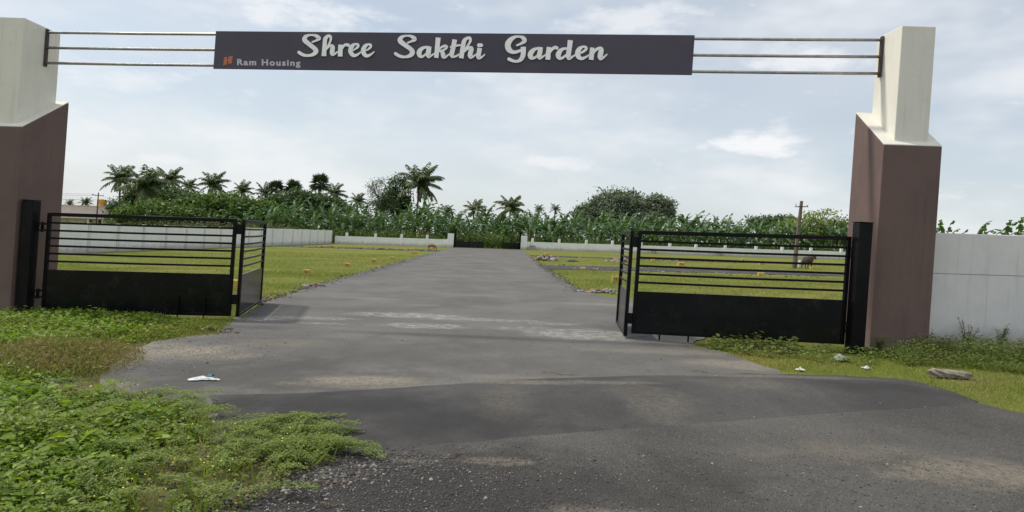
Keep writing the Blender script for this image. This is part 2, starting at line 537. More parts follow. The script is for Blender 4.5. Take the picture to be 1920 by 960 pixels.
M['brown'] = paint('brown_wall_paint', (0.180, 0.120, 0.106), (0.152, 0.104, 0.094), (0.11, 0.076, 0.066), 0.8, True, (0.20, 0.16, 0.12))
M['cream'] = paint('cream_wall_paint', (0.85, 0.81, 0.71), (0.79, 0.755, 0.66), (0.62, 0.58, 0.48), 0.7)
M['white'] = paint('white_wall_paint', (0.83, 0.80, 0.775), (0.75, 0.73, 0.71), (0.50, 0.48, 0.45), 0.75, True, (0.33, 0.29, 0.22))
M['precast'] = paint('whitewashed_precast', (0.90, 0.89, 0.88), (0.83, 0.82, 0.81), (0.56, 0.55, 0.52), 0.8, True, (0.36, 0.33, 0.26))
M['rib'] = paint('weathered_precast_rib', (0.74, 0.735, 0.73), (0.64, 0.635, 0.63), (0.36, 0.35, 0.33), 0.85, True, (0.3, 0.27, 0.21))
M['cement'] = simple('bare_cement', (0.36, 0.34, 0.31), (0.24, 0.23, 0.21), 4, 0.9, 0.5, 40, 0.008)


def pillar(name, x0, x1, y0, y1, zf, zb, cx0, cx1, cy0, cy1, ct, label):
    """square brown block with its top sloping up to the back, a cream ledge skin on it and a cream column rising from it"""
    t = empty(name, ((x0 + x1) / 2, (y0 + y1) / 2, GZ((x0 + x1) / 2)))
    ox, oy, oz = t.location
    def P(x, y, z): return (x - ox, y - oy, z + GZ(x) - oz)
    e = -0.25
    m = MB()
    m.hexa([P(x0, y0, e), P(x1, y0, e), P(x1, y1, e), P(x0, y1, e), P(x0, y0, zf), P(x1, y0, zf), P(x1, y1, zb), P(x0, y1, zb)])
    bevel(m.build('block', M['brown'], t), 0.012)
    m = MB(); d = 0.004; th = 0.022
    m.hexa([P(x0 + d, y0 + d, zf + 0.004), P(x1 - d, y0 + d, zf + 0.004), P(x1 - d, y1 - d, zb + 0.004), P(x0 + d, y1 - d, zb + 0.004),
            P(x0 + d, y0 + d, zf + th), P(x1 - d, y0 + d, zf + th), P(x1 - d, y1 - d, zb + th), P(x0 + d, y1 - d, zb + th)])
    bevel(m.build('ledge', M['cream'], t), 0.004, 1)
    m = MB()
    m.hexa([P(cx0, cy0, zf - 0.1), P(cx1, cy0, zf - 0.1), P(cx1, cy1, zf - 0.1), P(cx0, cy1, zf - 0.1), P(cx0, cy0, ct), P(cx1, cy0, ct), P(cx1, cy1, ct), P(cx0, cy1, ct)])
    bevel(m.build('column', M['cream'], t), 0.014)
    return tag(t, label, 'gate pillar', 'pillars of the gateway')


pillar('gate_pillar', 5.74, 6.63, 9.77, 10.62, 3.15, 3.79, 5.95, 6.47, 9.86, 10.52, 5.01, 'brown and cream gate pillar beside the white wall')
pillar('gate_pillar', -8.95, -8.03, 10.70, 11.80, 3.15, 3.78, -8.80, -8.20, 10.80, 11.70, 5.01, 'brown and cream gate pillar standing behind the leafy weeds, cut by the picture edge')

# ------------------------------------------------------------------ sign gantry
M['board'] = simple('plum_grey_sign_sheet', (0.092, 0.075, 0.102), (0.076, 0.066, 0.092), 1.2, 0.5, 0.1, 20, 0.002, spec=0.4)
M['steel'] = simple('brushed_steel_pipe', (0.52, 0.50, 0.48), (0.40, 0.38, 0.36), 8, 0.48, 0.1, 80, 0.001, metal=0.85)
M['rust'] = simple('rusty_flat_bar', (0.10, 0.07, 0.065), (0.055, 0.042, 0.045), 30, 0.8, 0.4, 90, 0.003)
M['letter'] = simple('satin_letter_face', (0.90, 0.875, 0.81), (0.84, 0.815, 0.75), 5, 0.42, 0.05, 60, 0.001, metal=0.85)
M['print_grey'] = simple('pale_grey_print', (0.68, 0.68, 0.72), (0.60, 0.61, 0.66), 30, 0.6, 0)
M['print_orange'] = simple('orange_print', (0.62, 0.17, 0.09), (0.55, 0.22, 0.10), 20, 0.6, 0)

BY0, BYS = 10.715, -0.0712


def beam_y(x):
    return BY0 + BYS * x


gan = empty('sign_gantry', (-1.1, beam_y(-1.1), GZ(-1.1)))
tag(gan, 'dark sign board on three steel pipes spanning the two gate pillars', 'gateway sign')
gx, gy, gz = gan.location


def L(x, y, z):
    """world plan position and height above ground -> gantry's own coordinates"""
    return (x - gx, y - gy, z + GZ(x) - gz)


for zz in (4.925, 4.655, 4.385):
    m = MB()
    m.tube([L(x, beam_y(x) + 0.045, zz + 0.004 * math.sin(x * 1.3)) for x in (-8.19, -6.5, -5, -3, -1, 1, 3, 4.5, 5.94)], 0.024, 12)
    m.build('pipe', M['steel'], gan, True)
for x in (-8.185, 5.925):
    m = MB()
    y = beam_y(x) + 0.045
    m.hexa([L(x - .012, y - .035, 4.33), L(x + .012, y - .035, 4.33), L(x + .012, y + .035, 4.33), L(x - .012, y + .035, 4.33),
            L(x - .012, y - .035, 4.985), L(x + .012, y - .035, 4.985), L(x + .012, y + .035, 4.985), L(x - .012, y + .035, 4.985)])
    m.build('bracket', M['rust'], gan)
bx0, bx1, bz0, bz1 = -5.10, 2.965, 4.315, 4.965
m = MB()
n = 6
cs = [bx0 + (bx1 - bx0) * i / n for i in range(n + 1)]
for a, c in zip(cs, cs[1:]):
    pass
m.hexa([L(bx0, beam_y(bx0) - .012, bz0), L(bx1, beam_y(bx1) - .012, bz0), L(bx1, beam_y(bx1) + .018, bz0), L(bx0, beam_y(bx0) + .018, bz0),
        L(bx0, beam_y(bx0) - .012, bz1), L(bx1, beam_y(bx1) - .012, bz1), L(bx1, beam_y(bx1) + .018, bz1), L(bx0, beam_y(bx0) + .018, bz1)])
board = bevel(m.build('sign_board', M['board'], gan), 0.004, 1)


def on_board(px, py):
    """photograph spot -> X and height on the face of the sign board"""
    u, v = ray(px, py)
    Y = (BY0 - 0.012) / (1 - BYS * u)
    return u * Y, EYE + v * Y - SLOPE * u * Y


def catmull(p, k=7):
    out = []
    P_ = [p[0]] + list(p) + [p[-1]]
    for i in range(1, len(P_) - 2):
        a, b_, c, d = (np.array(P_[j], float) for j in (i - 1, i, i + 1, i + 2))
        for s_ in range(k):
            t = s_ / k
            out.append(0.5 * (2 * b_ + (c - a) * t + (2 * a - 5 * b_ + 4 * c - d) * t * t + (3 * b_ - a - 3 * c + d) * t ** 3))
    out.append(np.array(P_[-2], float))
    return out


def stroke(mb, pts, to_board, lift, flat=False, thick=0.028):
    """a broad pen stroke (x, y, width) swept into a raised solid on the board"""
    q = catmull(pts) if len(pts) > 2 else [np.array(p, float) for p in pts]
    left, right = [], []
    for i, p in enumerate(q):
        d = q[min(i + 1, len(q) - 1)][:2] - q[max(i - 1, 0)][:2]
        d = d / (np.linalg.norm(d) + 1e-9)
        nrm = np.array((-d[1], d[0]))
        w = max(p[2], 6) / 2
        left.append(p[:2] + nrm * w); right.append(p[:2] - nrm * w)
    rings = [(l, r) for l, r in zip(left, right)]
    if not flat:                                    # rounded ends
        def cap(p, d, w):
            o_ = []
            for a in (0.45, 0.8, 0.98):
                nrm = np.array((-d[1], d[0])); h = w / 2 * math.sqrt(1 - a * a)
                o_.append((p + d * w / 2 * a + nrm * h, p + d * w / 2 * a - nrm * h))
            return o_
        d1 = q[-1][:2] - q[-2][:2]; d1 /= np.linalg.norm(d1) + 1e-9
        d0 = q[0][:2] - q[1][:2]; d0 /= np.linalg.norm(d0) + 1e-9
        e1 = cap(q[-1][:2], d1, max(q[-1][2], 6)); e0 = cap(q[0][:2], -d0, max(q[0][2], 6))
        e0 = [(q[0][:2] * 2 - r_, q[0][:2] * 2 - l_) for l_, r_ in e0]
        rings = ([] if q[0][2] >= 75 else e0[::-1]) + rings + ([] if q[-1][2] >= 75 else e1)
    v = []
    for l_, r_ in rings:
        for pt in (l_, r_):
            X, Z = to_board(*pt)
            v.append((X, beam_y(X) - 0.012 - thick - lift, Z))
        for pt in (l_, r_):
            X, Z = to_board(*pt)
            v.append((X, beam_y(X) - 0.013, Z))
    f = []
    nr = len(rings)
    for i in range(nr - 1):
        a = 4 * i; c = a + 4
        f += [(a, a + 1, c + 1, c), (a, c, c + 2, a + 2), (a + 1, a + 3, c + 3, c + 1)]
    f += [(0, 2, 3, 1), (4 * nr - 4, 4 * nr - 3, 4 * nr - 1, 4 * nr - 2)]
    mb.add([L(*p) for p in v], f)


Sh = [(78, 468, 72), (130, 503, 72), (190, 530, 68), (270, 540, 58), (370, 525, 70), (440, 480, 95), (458, 430, 108), (425, 378, 98), (350, 320, 98), (270, 255, 100), (215, 205, 108), (205, 160, 105), (232, 112, 82), (300, 84, 50), (380, 79, 44), (460, 97, 70), (515, 138, 92), (518, 165, 84), (470, 200, 48), (420, 220, 40), (378, 236, 38)]
WORDS = [
    (555, 60, 12.0, [
        [Sh],
        [[(637, 552, 106), (645, 420, 98), (655, 280, 94), (662, 190, 92)], [(660, 230, 92), (668, 165, 90), (712, 112, 72), (765, 97, 58), (793, 145, 56), (775, 235, 46), (735, 310, 38), (690, 375, 32)], [(688, 410, 34), (740, 345, 48), (797, 318, 62), (833, 345, 96), (826, 420, 104), (822, 485, 98), (838, 518, 68), (885, 500, 46), (948, 455, 32)]],
        [[(1014, 296, 104), (1006, 430, 104), (1002, 560, 104)], [(1045, 385, 40), (1085, 325, 52), (1135, 295, 62), (1188, 310, 74)]],
        [[(1285, 425, 30), (1355, 385, 42), (1402, 335, 60), (1400, 292, 52), (1350, 282, 46), (1285, 315, 84), (1238, 395, 98), (1243, 470, 100), (1292, 532, 82), (1360, 532, 62), (1430, 492, 38), (1478, 445, 28)]],
        [[(1570, 433, 30), (1640, 393, 42), (1686, 343, 60), (1684, 300, 52), (1633, 290, 46), (1568, 323, 84), (1522, 403, 98), (1528, 478, 100), (1577, 540, 82), (1645, 538, 62), (1715, 498, 40), (1765, 455, 22)]]]),
    (735, 60, 10.6667, [
        [[(75, 440, 62), (130, 477, 64), (200, 502, 58), (270, 506, 50), (340, 492, 70), (397, 452, 92), (412, 402, 96), (372, 345, 86), (300, 295, 86), (230, 245, 90), (175, 195, 100), (170, 150, 92), (205, 110, 66), (270, 88, 40), (340, 86, 40), (410, 106, 66), (452, 145, 86), (445, 170, 72), (400, 192, 44), (355, 212, 36), (318, 226, 34)]],
        [[(735, 315, 50), (655, 318, 55), (583, 358, 82), (545, 420, 98), (560, 480, 82), (602, 502, 55), (652, 475, 40), (692, 440, 34)], [(746, 300, 92), (736, 390, 98), (726, 460, 96), (738, 505, 60), (790, 480, 40), (862, 436, 28)]],
        [[(926, 122, 98), (910, 300, 92), (888, 526, 86)], [(940, 395, 36), (1010, 380, 40), (1076, 342, 46), (1096, 305, 55), (1058, 288, 50), (1000, 310, 44), (945, 352, 34)], [(945, 385, 40), (1000, 402, 70), (1022, 450, 88), (1032, 500, 82), (1064, 514, 50), (1112, 480, 35), (1165, 440, 25)]],
        [[(1256, 160, 94), (1232, 300, 92), (1202, 420, 92), (1198, 478, 82), (1224, 504, 50), (1290, 488, 40), (1352, 448, 28)], [(1176, 308, 34), (1270, 286, 44), (1366, 272, 36)]],
        [[(1384, 534, 96), (1402, 420, 92), (1420, 300, 88), (1436, 215, 86)], [(1428, 250, 84), (1446, 190, 84), (1484, 146, 64), (1545, 126, 56), (1570, 162, 56), (1555, 222, 46), (1510, 292, 40), (1450, 364, 32)], [(1440, 412, 34), (1490, 360, 45), (1550, 326, 62), (1588, 345, 90), (1572, 420, 94), (1562, 480, 88), (1576, 518, 60), (1632, 494, 40), (1692, 452, 28)]],
        [[(1756, 328, 92), (1738, 430, 92), (1727, 500, 86), (1744, 530, 60), (1802, 504, 40), (1856, 458, 22)], [(1738, 274, 72), (1786, 274, 72)]]]),
    (940, 60, 9.1429, [
        [[(268, 236, 32), (330, 210, 40), (376, 182, 58), (396, 150, 78), (368, 106, 62), (310, 88, 36), (240, 92, 48), (172, 130, 76), (122, 190, 96), (110, 250, 98), (134, 312, 92), (192, 350, 66), (262, 348, 52), (338, 318, 44)], [(376, 262, 88), (376, 340, 86), (366, 420, 80), (330, 480, 68), (270, 510, 46), (210, 505, 48), (160, 486, 56), (130, 472, 56)]],
        [[(650, 288, 44), (585, 298, 50), (532, 334, 76), (496, 390, 90), (508, 440, 80), (544, 456, 48), (592, 434, 40), (634, 398, 32)], [(672, 268, 76), (660, 350, 82), (646, 420, 82), (658, 456, 50), (702, 434, 35), (762, 396, 25)]],
        [[(816, 266, 76), (802, 380, 82), (795, 482, 82)], [(836, 350, 34), (880, 292, 50), (925, 272, 56), (948, 282, 58)]],
        [[(1118, 290, 40), (1052, 300, 50), (1002, 338, 76), (974, 400, 88), (990, 448, 72), (1032, 456, 45), (1082, 425, 40), (1124, 388, 32)], [(1180, 150, 88), (1166, 270, 82), (1150, 370, 82), (1146, 430, 82), (1160, 464, 50), (1212, 434, 35), (1272, 396, 24)]],
        [[(1348, 374, 30), (1412, 336, 42), (1452, 296, 46), (1440, 266, 40), (1392, 262, 40), (1332, 302, 76), (1304, 370, 88), (1320, 430, 82), (1372, 462, 56), (1432, 444, 40), (1502, 402, 24)]],
        [[(1556, 276, 76), (1546, 380, 82), (1534, 484, 82)], [(1568, 380, 34), (1620, 312, 45), (1680, 287, 56), (1708, 310, 78), (1696, 380, 88), (1688, 440, 82), (1704, 468, 50), (1752, 438, 35), (1806, 392, 20)]]]),
]
for (ox_, oy_, scl, letters) in WORDS:
    for strokes in letters:
        m = MB()
        for k, st_ in enumerate(strokes):
            flat = len(st_) <= 3 and st_[0][2] > 70 and abs(st_[0][1] - st_[-1][1]) > 80
            stroke(m, st_, lambda x, y: on_board(ox_ + x / scl, oy_ + y / scl), 0.0012 * k, flat)
        lt = m.build('letter', M['letter'], gan)
        lt.parent = board


def board_text(body, px, py, size_px, sx, name, mat):
    """flat printed lettering from the built-in font, laid on the board face"""
    cu = bpy.data.curves.new(name, 'FONT')
    cu.body = body; cu.size = 1.0; cu.offset = 0.034; cu.space_character = 1.22; cu.resolution_u = 4
    o = bpy.data.objects.new(name, cu); col.objects.link(o)
    dg = bpy.context.evaluated_depsgraph_get()
    me = bpy.data.meshes.new_from_object(o.evaluated_get(dg))
    bpy.data.objects.remove(o); bpy.data.curves.remove(cu)
    w = max(v.co.x for v in me.vertices)
    for v in me.vertices:
        X, Z = on_board(px + v.co.x / w * sx, py - v.co.y * size_px + v.co.x / w * sx * 0.0135)
        v.co = Vector(L(X, beam_y(X) - 0.0155, Z))
    # one object for each character (a dot stays with its stem)
    bm = bmesh.new(); bm.from_mesh(me); bpy.data.meshes.remove(me)
    left = set(bm.faces); isl = []
    while left:
        st_ = [left.pop()]; grp = set(st_)
        while st_:
            for e_ in st_.pop().edges:
                for f_ in e_.link_faces:
                    if f_ in left: left.discard(f_); grp.add(f_); st_.append(f_)
        xs_ = [v.co.x for f_ in grp for v in f_.verts]
        isl.append([min(xs_), max(xs_), grp])
    isl.sort(key=lambda t_: t_[0])
    chars = []
    for a_, c_, grp in isl:
        if chars and a_ < chars[-1][1] - .004: chars[-1][1] = max(chars[-1][1], c_); chars[-1][2] |= grp
        else: chars.append([a_, c_, grp])
    for _, _, grp in chars:
        vs = {}; fs = []
        for f_ in grp:
            fs.append([vs.setdefault(v, len(vs)) for v in f_.verts])
        obj(name, [v.co for v in vs], fs, mat, board)
    bm.free()


board_text('Ram Housing', 444, 121.8, 15.6, 119.5, 'printed_letter', M['print_grey'])
m = MB()
for quad in ([(420.5, 107.6), (426.4, 106.6), (425.3, 121), (418.6, 122.6)], [(428.6, 106.2), (436.6, 104.6), (434.8, 119), (427.6, 120)]):
    v = []
    for p_ in quad:
        X, Z = on_board(*p_)
        v.append(L(X, beam_y(X) - 0.0155, Z))
    m.add(v, [(3, 2, 1, 0)])
v = []
for p_ in ((425.5, 112), (429, 111.4), (428.6, 114.6), (425.2, 115.2)):
    X, Z = on_board(*p_); v.append(L(X, beam_y(X) - 0.0157, Z))
m.add(v, [(3, 2, 1, 0)])
m.build('emblem', M['print_orange'], board)

# ------------------------------------------------------------------ folding gates and their posts
M['black'] = simple('black_gate_paint', (0.006, 0.006, 0.007), (0.011, 0.010, 0.011), 3, 0.30, 0.06, 50, 0.001, spec=0.12)


def sheetmetal():
    m, q, p, pos, out = new_mat('black_sheet_panel')
    n_ = q.noise(pos, 2.2, 6, 0.65)
    mp = q.n('ShaderNodeMapping'); q.l(pos, mp.inputs['Vector']); mp.inputs['Scale'].default_value = (9, 9, 0.8)
    stv = q.noise(mp.outputs[0], 2.0, 4, 0.7)
    c = q.mix(q.step(n_, 0.4, 0.75), (0.005, 0.006, 0.007), (0.011, 0.012, 0.013))
    c = q.mix(q.math('MULTIPLY', q.step(stv, 0.66, 0.8), 0.5), c, (0.09, 0.085, 0.075))
    c = q.mix(q.math('MULTIPLY', q.step(q.noise(pos, 4.5, 6, 0.75), 0.52, 0.8), 0.32), c, (0.10, 0.085, 0.07))
    setcol(q, p, c)
    p.inputs['Roughness'].default_value = 0.16
    p.inputs['Specular IOR Level'].default_value = 0.28
    bump(q, p, q.noise(pos, 1.6, 3), 0.10, 0.02)
    return m


M['panel'] = sheetmetal()


def gate_leaf(parent, a, c, z0, z1, zp, n_bars, bolts=(), hook=None):
    """one hinged leaf from plan point a to c: tubular frame, bars above, steel sheet below"""
    ox, oy, oz = parent.location
    a = Vector((a[0], a[1])); c = Vector((c[0], c[1]))
    def P(t, z, off=0.0):
        p = a.lerp(c, t)
        d = (c - a).normalized(); nn = Vector((-d.y, d.x)) * off
        return Vector((p.x + nn.x - ox, p.y + nn.y - oy, z + GZ(p.x) - oz))
    ln = (c - a).length
    e = 0.028 / ln
    m = MB()
    m.bar(P(e, z0), P(e, z1), 0.055, 0.055); m.bar(P(1 - e, z0), P(1 - e, z1), 0.055, 0.055)
    m.bar(P(2 * e + .001, z1 - 0.025), P(1 - 2 * e - .001, z1 - 0.03), 0.055, 0.06)
    m.bar(P(2 * e + .001, z0 + 0.025), P(1 - 2 * e - .001, z0 + 0.025), 0.045, 0.05)
    leaf = bevel(m.build('leaf_frame', M['black'], parent), 0.004, 1)
    for k in range(n_bars):
        z = zp + (z1 - 0.05 - zp) * (k + 1) / (n_bars + 1) + 0.012
        m = MB(); sag = -0.006
        m.bar(P(2 * e, z), P(0.5, z + sag), 0.028, 0.034); m.bar(P(0.5, z + sag), P(1 - 2 * e, z), 0.028, 0.034)
        m.build('bar', M['black'], leaf)
    m = MB()
    m.hexa([P(2 * e, z0 + .004, -.012), P(1 - 2 * e, z0 + .004, -.012), P(1 - 2 * e, z0 + .004, .006), P(2 * e, z0 + .004, .006),
            P(2 * e, zp, -.012), P(1 - 2 * e, zp, -.012), P(1 - 2 * e, zp, .006), P(2 * e, zp, .006)])
    m.build('sheet_panel', M['panel'], leaf)
    # a faint drip line of the sheet lapping over the frame
    for t in bolts:
        m = MB()
        m.tube([P(t, 0.36, -.04), P(t, -0.015, -.04)], 0.013, 6)
        m.build('drop_bolt', M['black'], leaf)
    if hook is not None:
        m = MB()
        m.tube([P(1 - e, hook, 0), P(1.03, hook + 0.01, .0), P(1.06, hook, -.0), P(1.06, hook - .04, 0)], 0.011, 6)
        m.build('latch', M['black'], leaf)
    return leaf


def folding_gate(name, post, leaf1, leaf2, z1a, z1b, hinge_side, label):
    t = empty(name, (leaf1[0][0], leaf1[0][1], GZ(leaf1[0][0])))
    gate_leaf(t, leaf1[0], leaf1[1], z1a, 1.745, 0.775, 6, bolts=(0.72, 0.86))
    gate_leaf(t, leaf2[0], leaf2[1], z1b, 1.735, 0.765, 6, hook=1.05)
    ox, oy, oz = t.location
    for z in (1.50, 0.36):               # straps to the post
        m = MB()
        for dz in (-0.055, 0.055):
            m.bar((post[0] - ox, post[1] - oy, z + dz + GZ(post[0]) - oz), (leaf1[0][0] - ox, leaf1[0][1] - oy, z + dz + GZ(leaf1[0][0]) - oz), 0.05, 0.03)
        mx_, my_ = (post[0] + leaf1[0][0]) / 2, (post[1] + leaf1[0][1]) / 2
        m.bar((mx_ - ox, my_ - oy, z - .085 + GZ(mx_) - oz), (mx_ - ox, my_ - oy, z + .085 + GZ(mx_) - oz), 0.035, 0.035)
        m.build('hinge', M['black'], t)
    for z in (1.56, 0.34):               # knuckles between the two leaves
        m = MB()
        a, c = leaf1[1], leaf2[0]
        m.bar((a[0] - ox, a[1] - oy - .01, z + GZ(a[0]) - oz), (c[0] - ox, c[1] - oy - .01, z + GZ(c[0]) - oz), 0.05, 0.17)
        m.build('hinge', M['black'], t)
    return tag(t, label, 'gate', 'folding gates standing open')


def gate_post(x, y, w, h, label):
    m = MB()
    m.box(-w / 2, w / 2, -w / 2, w / 2, -0.3, h)
    o = bevel(m.build('gate_post', M['black'], None, loc=(x, y, GZ(x))), 0.012, 2)
    m = MB(); m.box(-w / 2 - .006, w / 2 + .006, -w / 2 - .006, w / 2 + .006, h + .001, h + .012)
    m.build('cap_plate', M['black'], o)
    return tag(o, label, 'gate post', 'steel posts carrying the gates')


gate_post(-7.90, 10.86, 0.19, 1.94, 'black steel gate post in front of the pillar behind the leafy weeds')
gate_post(5.47, 9.70, 0.20, 1.955, 'black steel gate post in front of the pillar by the white wall')
folding_gate('folding_gate', (-7.82, 10.92), ((-7.71, 11.0), (-4.56, 11.2)), ((-4.46, 11.24), (-4.97, 13.7)), 0.045, 0.03, 1, 'black barred folding gate opened over the weeds, folded leaf pointing inward')
folding_gate('folding_gate', (5.40, 9.73), ((5.36, 9.80), (2.22, 10.27)), ((2.13, 10.29), (2.29, 11.85)), 0.10, 0.05, -1, 'black barred folding gate by the white wall, the cow seen through its bars')

# ------------------------------------------------------------------ walls
# tall white wall right of the gateway
wl = empty('boundary_wall', (7.9, 10.3, GZ(7.9)))
m = MB()
m.box(6.635 - 7.9, 22 - 7.9, -.06, .14, -0.25, 1.2025, SLOPE); m.build('lower_panel', M['white'], wl)
m = MB()
m.box(6.635 - 7.9, 22 - 7.9, -.063, .14, 1.2055, 1.855, SLOPE); bevel(m.build('upper_panel', M['white'], wl), 0.012)
tag(wl, 'plain white boundary wall with one level joint beside the brown pillar', 'wall')

# long precast wall on the left
A0, A1, WH = Vector((-23.2, 13.0)), Vector((-19.42, 74.9)), 1.56
pw = empty('precast_wall', (A0.x, A0.y, GZ(A0.x)))
tag(pw, 'long white precast wall with ribbed bays running away behind the barred gate', 'wall')
nb = 26
dd = (A1 - A0) / nb
nrm = Vector((dd.y, -dd.x)).normalized()
for i in range(nb + 1):
    p = A0 + dd * i
    if i < nb:
        q_ = A0 + dd * (i + 1)
        m = MB()
        def W_(pt, o_, z): return (pt.x + nrm.x * o_ - A0.x, pt.y + nrm.y * o_ - A0.y, z + GZ(pt.x) - GZ(A0.x))
        e = dd.normalized() * 0.11
        dz = random.uniform(-.012, .012)
        m.hexa([W_(p + e, -.04, -.2), W_(q_ - e, -.04, -.2), W_(q_ - e, .03, -.2), W_(p + e, .03, -.2), W_(p + e, -.04, WH + dz), W_(q_ - e, -.04, WH + dz), W_(q_ - e, .03, WH + dz), W_(p + e, .03, WH + dz)])
        m.build('panel', M['precast'], pw)
    m = MB()
    e = dd.normalized() * 0.105
    m.hexa([W_(p - e, -.08, -.2), W_(p + e, -.08, -.2), W_(p + e, .07, -.2), W_(p - e, .07, -.2), W_(p - e, -.08, WH + .015), W_(p + e, -.08, WH + .015), W_(p + e, .07, WH + .015), W_(p - e, .07, WH + .015)])
    m.build('rib', M['rib'], pw)


def low_wall(name, x0, x1, posts, label, endp=None):
    Y = 75.2
    t = empty(name, (x0, Y, GZ(x0)))
    tag(t, label, 'wall', 'low walls along the far boundary')
    ed = sorted([x0] + posts + [x1])
    for a, c in zip(ed, ed[1:]):
        if c - a < 0.35: continue
        m = MB(); m.box(a + .14 - x0, c - .14 - x0, -.06, .06, -.2, 0.93 + random.uniform(-.01, .01), SLOPE)
        m.build('panel', M['precast'], t)
    for x in posts:
        m = MB(); m.box(x - .137 - x0, x + .137 - x0, -.14, .14, -.2, 1.36 + random.uniform(-.04, .04), SLOPE)
        pst = bevel(m.build('post', M['precast'], t), 0.01, 1)
        if random.random() < 0.75:
            m = MB()
            h0 = 1.33 + SLOPE * (x - x0)
            m.tube([(x - x0 + .03, 0, h0), (x - x0 + .03 + random.uniform(-.03, .03), 0, h0 + random.uniform(.3, .62))], 0.03, 5)
            m.build('reinforcing_stub', M['cement'], pst)
    if endp:
        m = MB(); m.box(endp - .36 - x0, endp + .36 - x0, -.3, .3, -.2, 1.62, SLOPE)
        bevel(m.build('end_pillar', M['precast'], t), 0.015, 1)
    return t


def post_x(px): return at(px, 460, 75.2)[0]


low_wall('low_wall', -19.2, -5.6, [post_x(p) for p in (649, 703, 752, 800)], 'low white far wall with posts, running from the precast wall to the far gate', -5.55)
rp = [post_x(p) for p in (998, 1048, 1099, 1148, 1202, 1256, 1305, 1360, 1418, 1467, 1521, 1578)]
rp += [rp[-1] + 3.15 * k for k in range(1, 8)]
low_wall('low_wall', 3.2, rp[-1] + .01, rp, 'low white far wall with many posts behind the cow and the plots', 3.0)
# small brown-grey junction boxes at the foot of the far wall
for px, py, lb in ((1224, 477, 'small grey block at the foot of the far wall behind the yellow stones'), (1347, 479, 'small grey block at the foot of the far wall, nearer the utility pole'), (998, 466, 'small grey block at the foot of the far wall beside the far gate')):
    X, Y = at(px, py, 74.8)[0], 74.8
    m = MB(); m.box(-.35, .35, -.2, .1, -.05, .5); m.box(-.28, .28, -.16, .06, .501, .56)
    tag(bevel(m.build('concrete_block', M['cement'], loc=(X, Y, GZ(X))), .03), lb, 'block')

# far gate, one leaf shut and one swung in
fg = empty('far_gate', (-5.1, 75.2, GZ(-5.1)))
tag(fg, 'black two-leaf gate at the far end of the road, one leaf swung open', 'gate')


def far_leaf(a, c, top):
    def P(t, z):
        p = Vector(a).lerp(Vector(c), t)
        return (p.x + 5.1, p.y - 75.2, z + GZ(p.x) - GZ(-5.1))
    m = MB()
    for t in (0.01, 0.5, 0.99): m.bar(P(t, .05), P(t, top), .07, .07)
    m.bar(P(0, top), P(1, top), .06, .06); m.bar(P(0, .72), P(1, .72), .05, .05)
    lf = m.build('leaf_frame', M['black'], fg)
    for k in range(5):
        m = MB(); z = .72 + (top - .72) * (k + 1) / 6
        m.bar(P(0, z), P(1, z), .03, .03); m.build('bar', M['black'], lf)
    m = MB(); m.bar(P(.02, .38), P(.98, .38), .02, .64); m.build('sheet_panel', M['panel'], lf)


far_leaf((-5.0, 75.2), (-1.7, 75.0), 1.55)
far_leaf((2.5, 75.2), (0.55, 73.2), 1.55)
for x in (-5.08, 2.55):
    m = MB(); m.box(x - .1 + 5.1, x + .1 + 5.1, -.1, .1, -.2, 1.95, SLOPE); m.build('gate_post', M['black'], fg)

# ------------------------------------------------------------------ foliage tools
def quad_mesh(name, V, F, tint, mat, parent=None, loc=None, kind=None):
    me = bpy.data.meshes.new(name or 'foliage')
    k = F.shape[1]
    me.vertices.add(len(V)); me.vertices.foreach_set('co', V.astype(np.float32).ravel())
    me.loops.add(F.size); me.loops.foreach_set('vertex_index', F.astype(np.int32).ravel())
    me.polygons.add(len(F)); me.polygons.foreach_set('loop_start', np.arange(0, F.size, k, dtype=np.int32))
    me.polygons.foreach_set('loop_total', np.full(len(F), k, dtype=np.int32))
    a = me.attributes.new('tint', 'FLOAT', 'POINT')
    a.data.foreach_set('value', tint.astype(np.float32))
    me.update(calc_edges=True)
    me.materials.append(mat)
    if name is None: return me
    o = link(name, me, parent, loc)
    if kind: o['kind'] = kind
    return o


OVATE = (np.array([(0, 0, 0), (.30, .46, .10), (.68, .36, .04), (1, 0, -.10), (.68, -.36, .04), (.30, -.46, .10)], float), [(0, 3, 2, 1), (0, 5, 4, 3)])
DIAMOND = (np.array([(0, 0, 0), (.45, .5, .05), (1, 0, -.05), (.45, -.5, .05)], float), [(0, 3, 2, 1)])
BLADE = (np.array([(0, .5, 0), (0, -.5, 0), (.55, -.36, 0), (1, 0, -.12)], float), [(0, 1, 2, 3)])
LANCE = (np.array([(0, .1, 0), (.4, .5, .03), (1, 0, -.1), (.4, -.5, .03)], float), [(0, 3, 2, 1)])


def unit(a):
    return a / (np.linalg.norm(a, axis=-1, keepdims=True) + 1e-9)


def leaf_arrays(P, A, N, Ls, Ws, shape):
    """P base points, A length direction, N rough normal"""
    T, F = shape
    A = unit(A); B = unit(np.cross(N, A)); N2 = np.cross(A, B)
    V = P[:, None, :] + T[None, :, 0:1] * (A * Ls[:, None])[:, None, :] + T[None, :, 1:2] * (B * Ws[:, None])[:, None, :] + T[None, :, 2:3] * (N2 * Ls[:, None])[:, None, :]
    k = len(T)
    Fi = (np.arange(len(P)) * k)[:, None, None] + np.array(F)[None]
    return V.reshape(-1, 3), Fi.reshape(-1, len(F[0]))


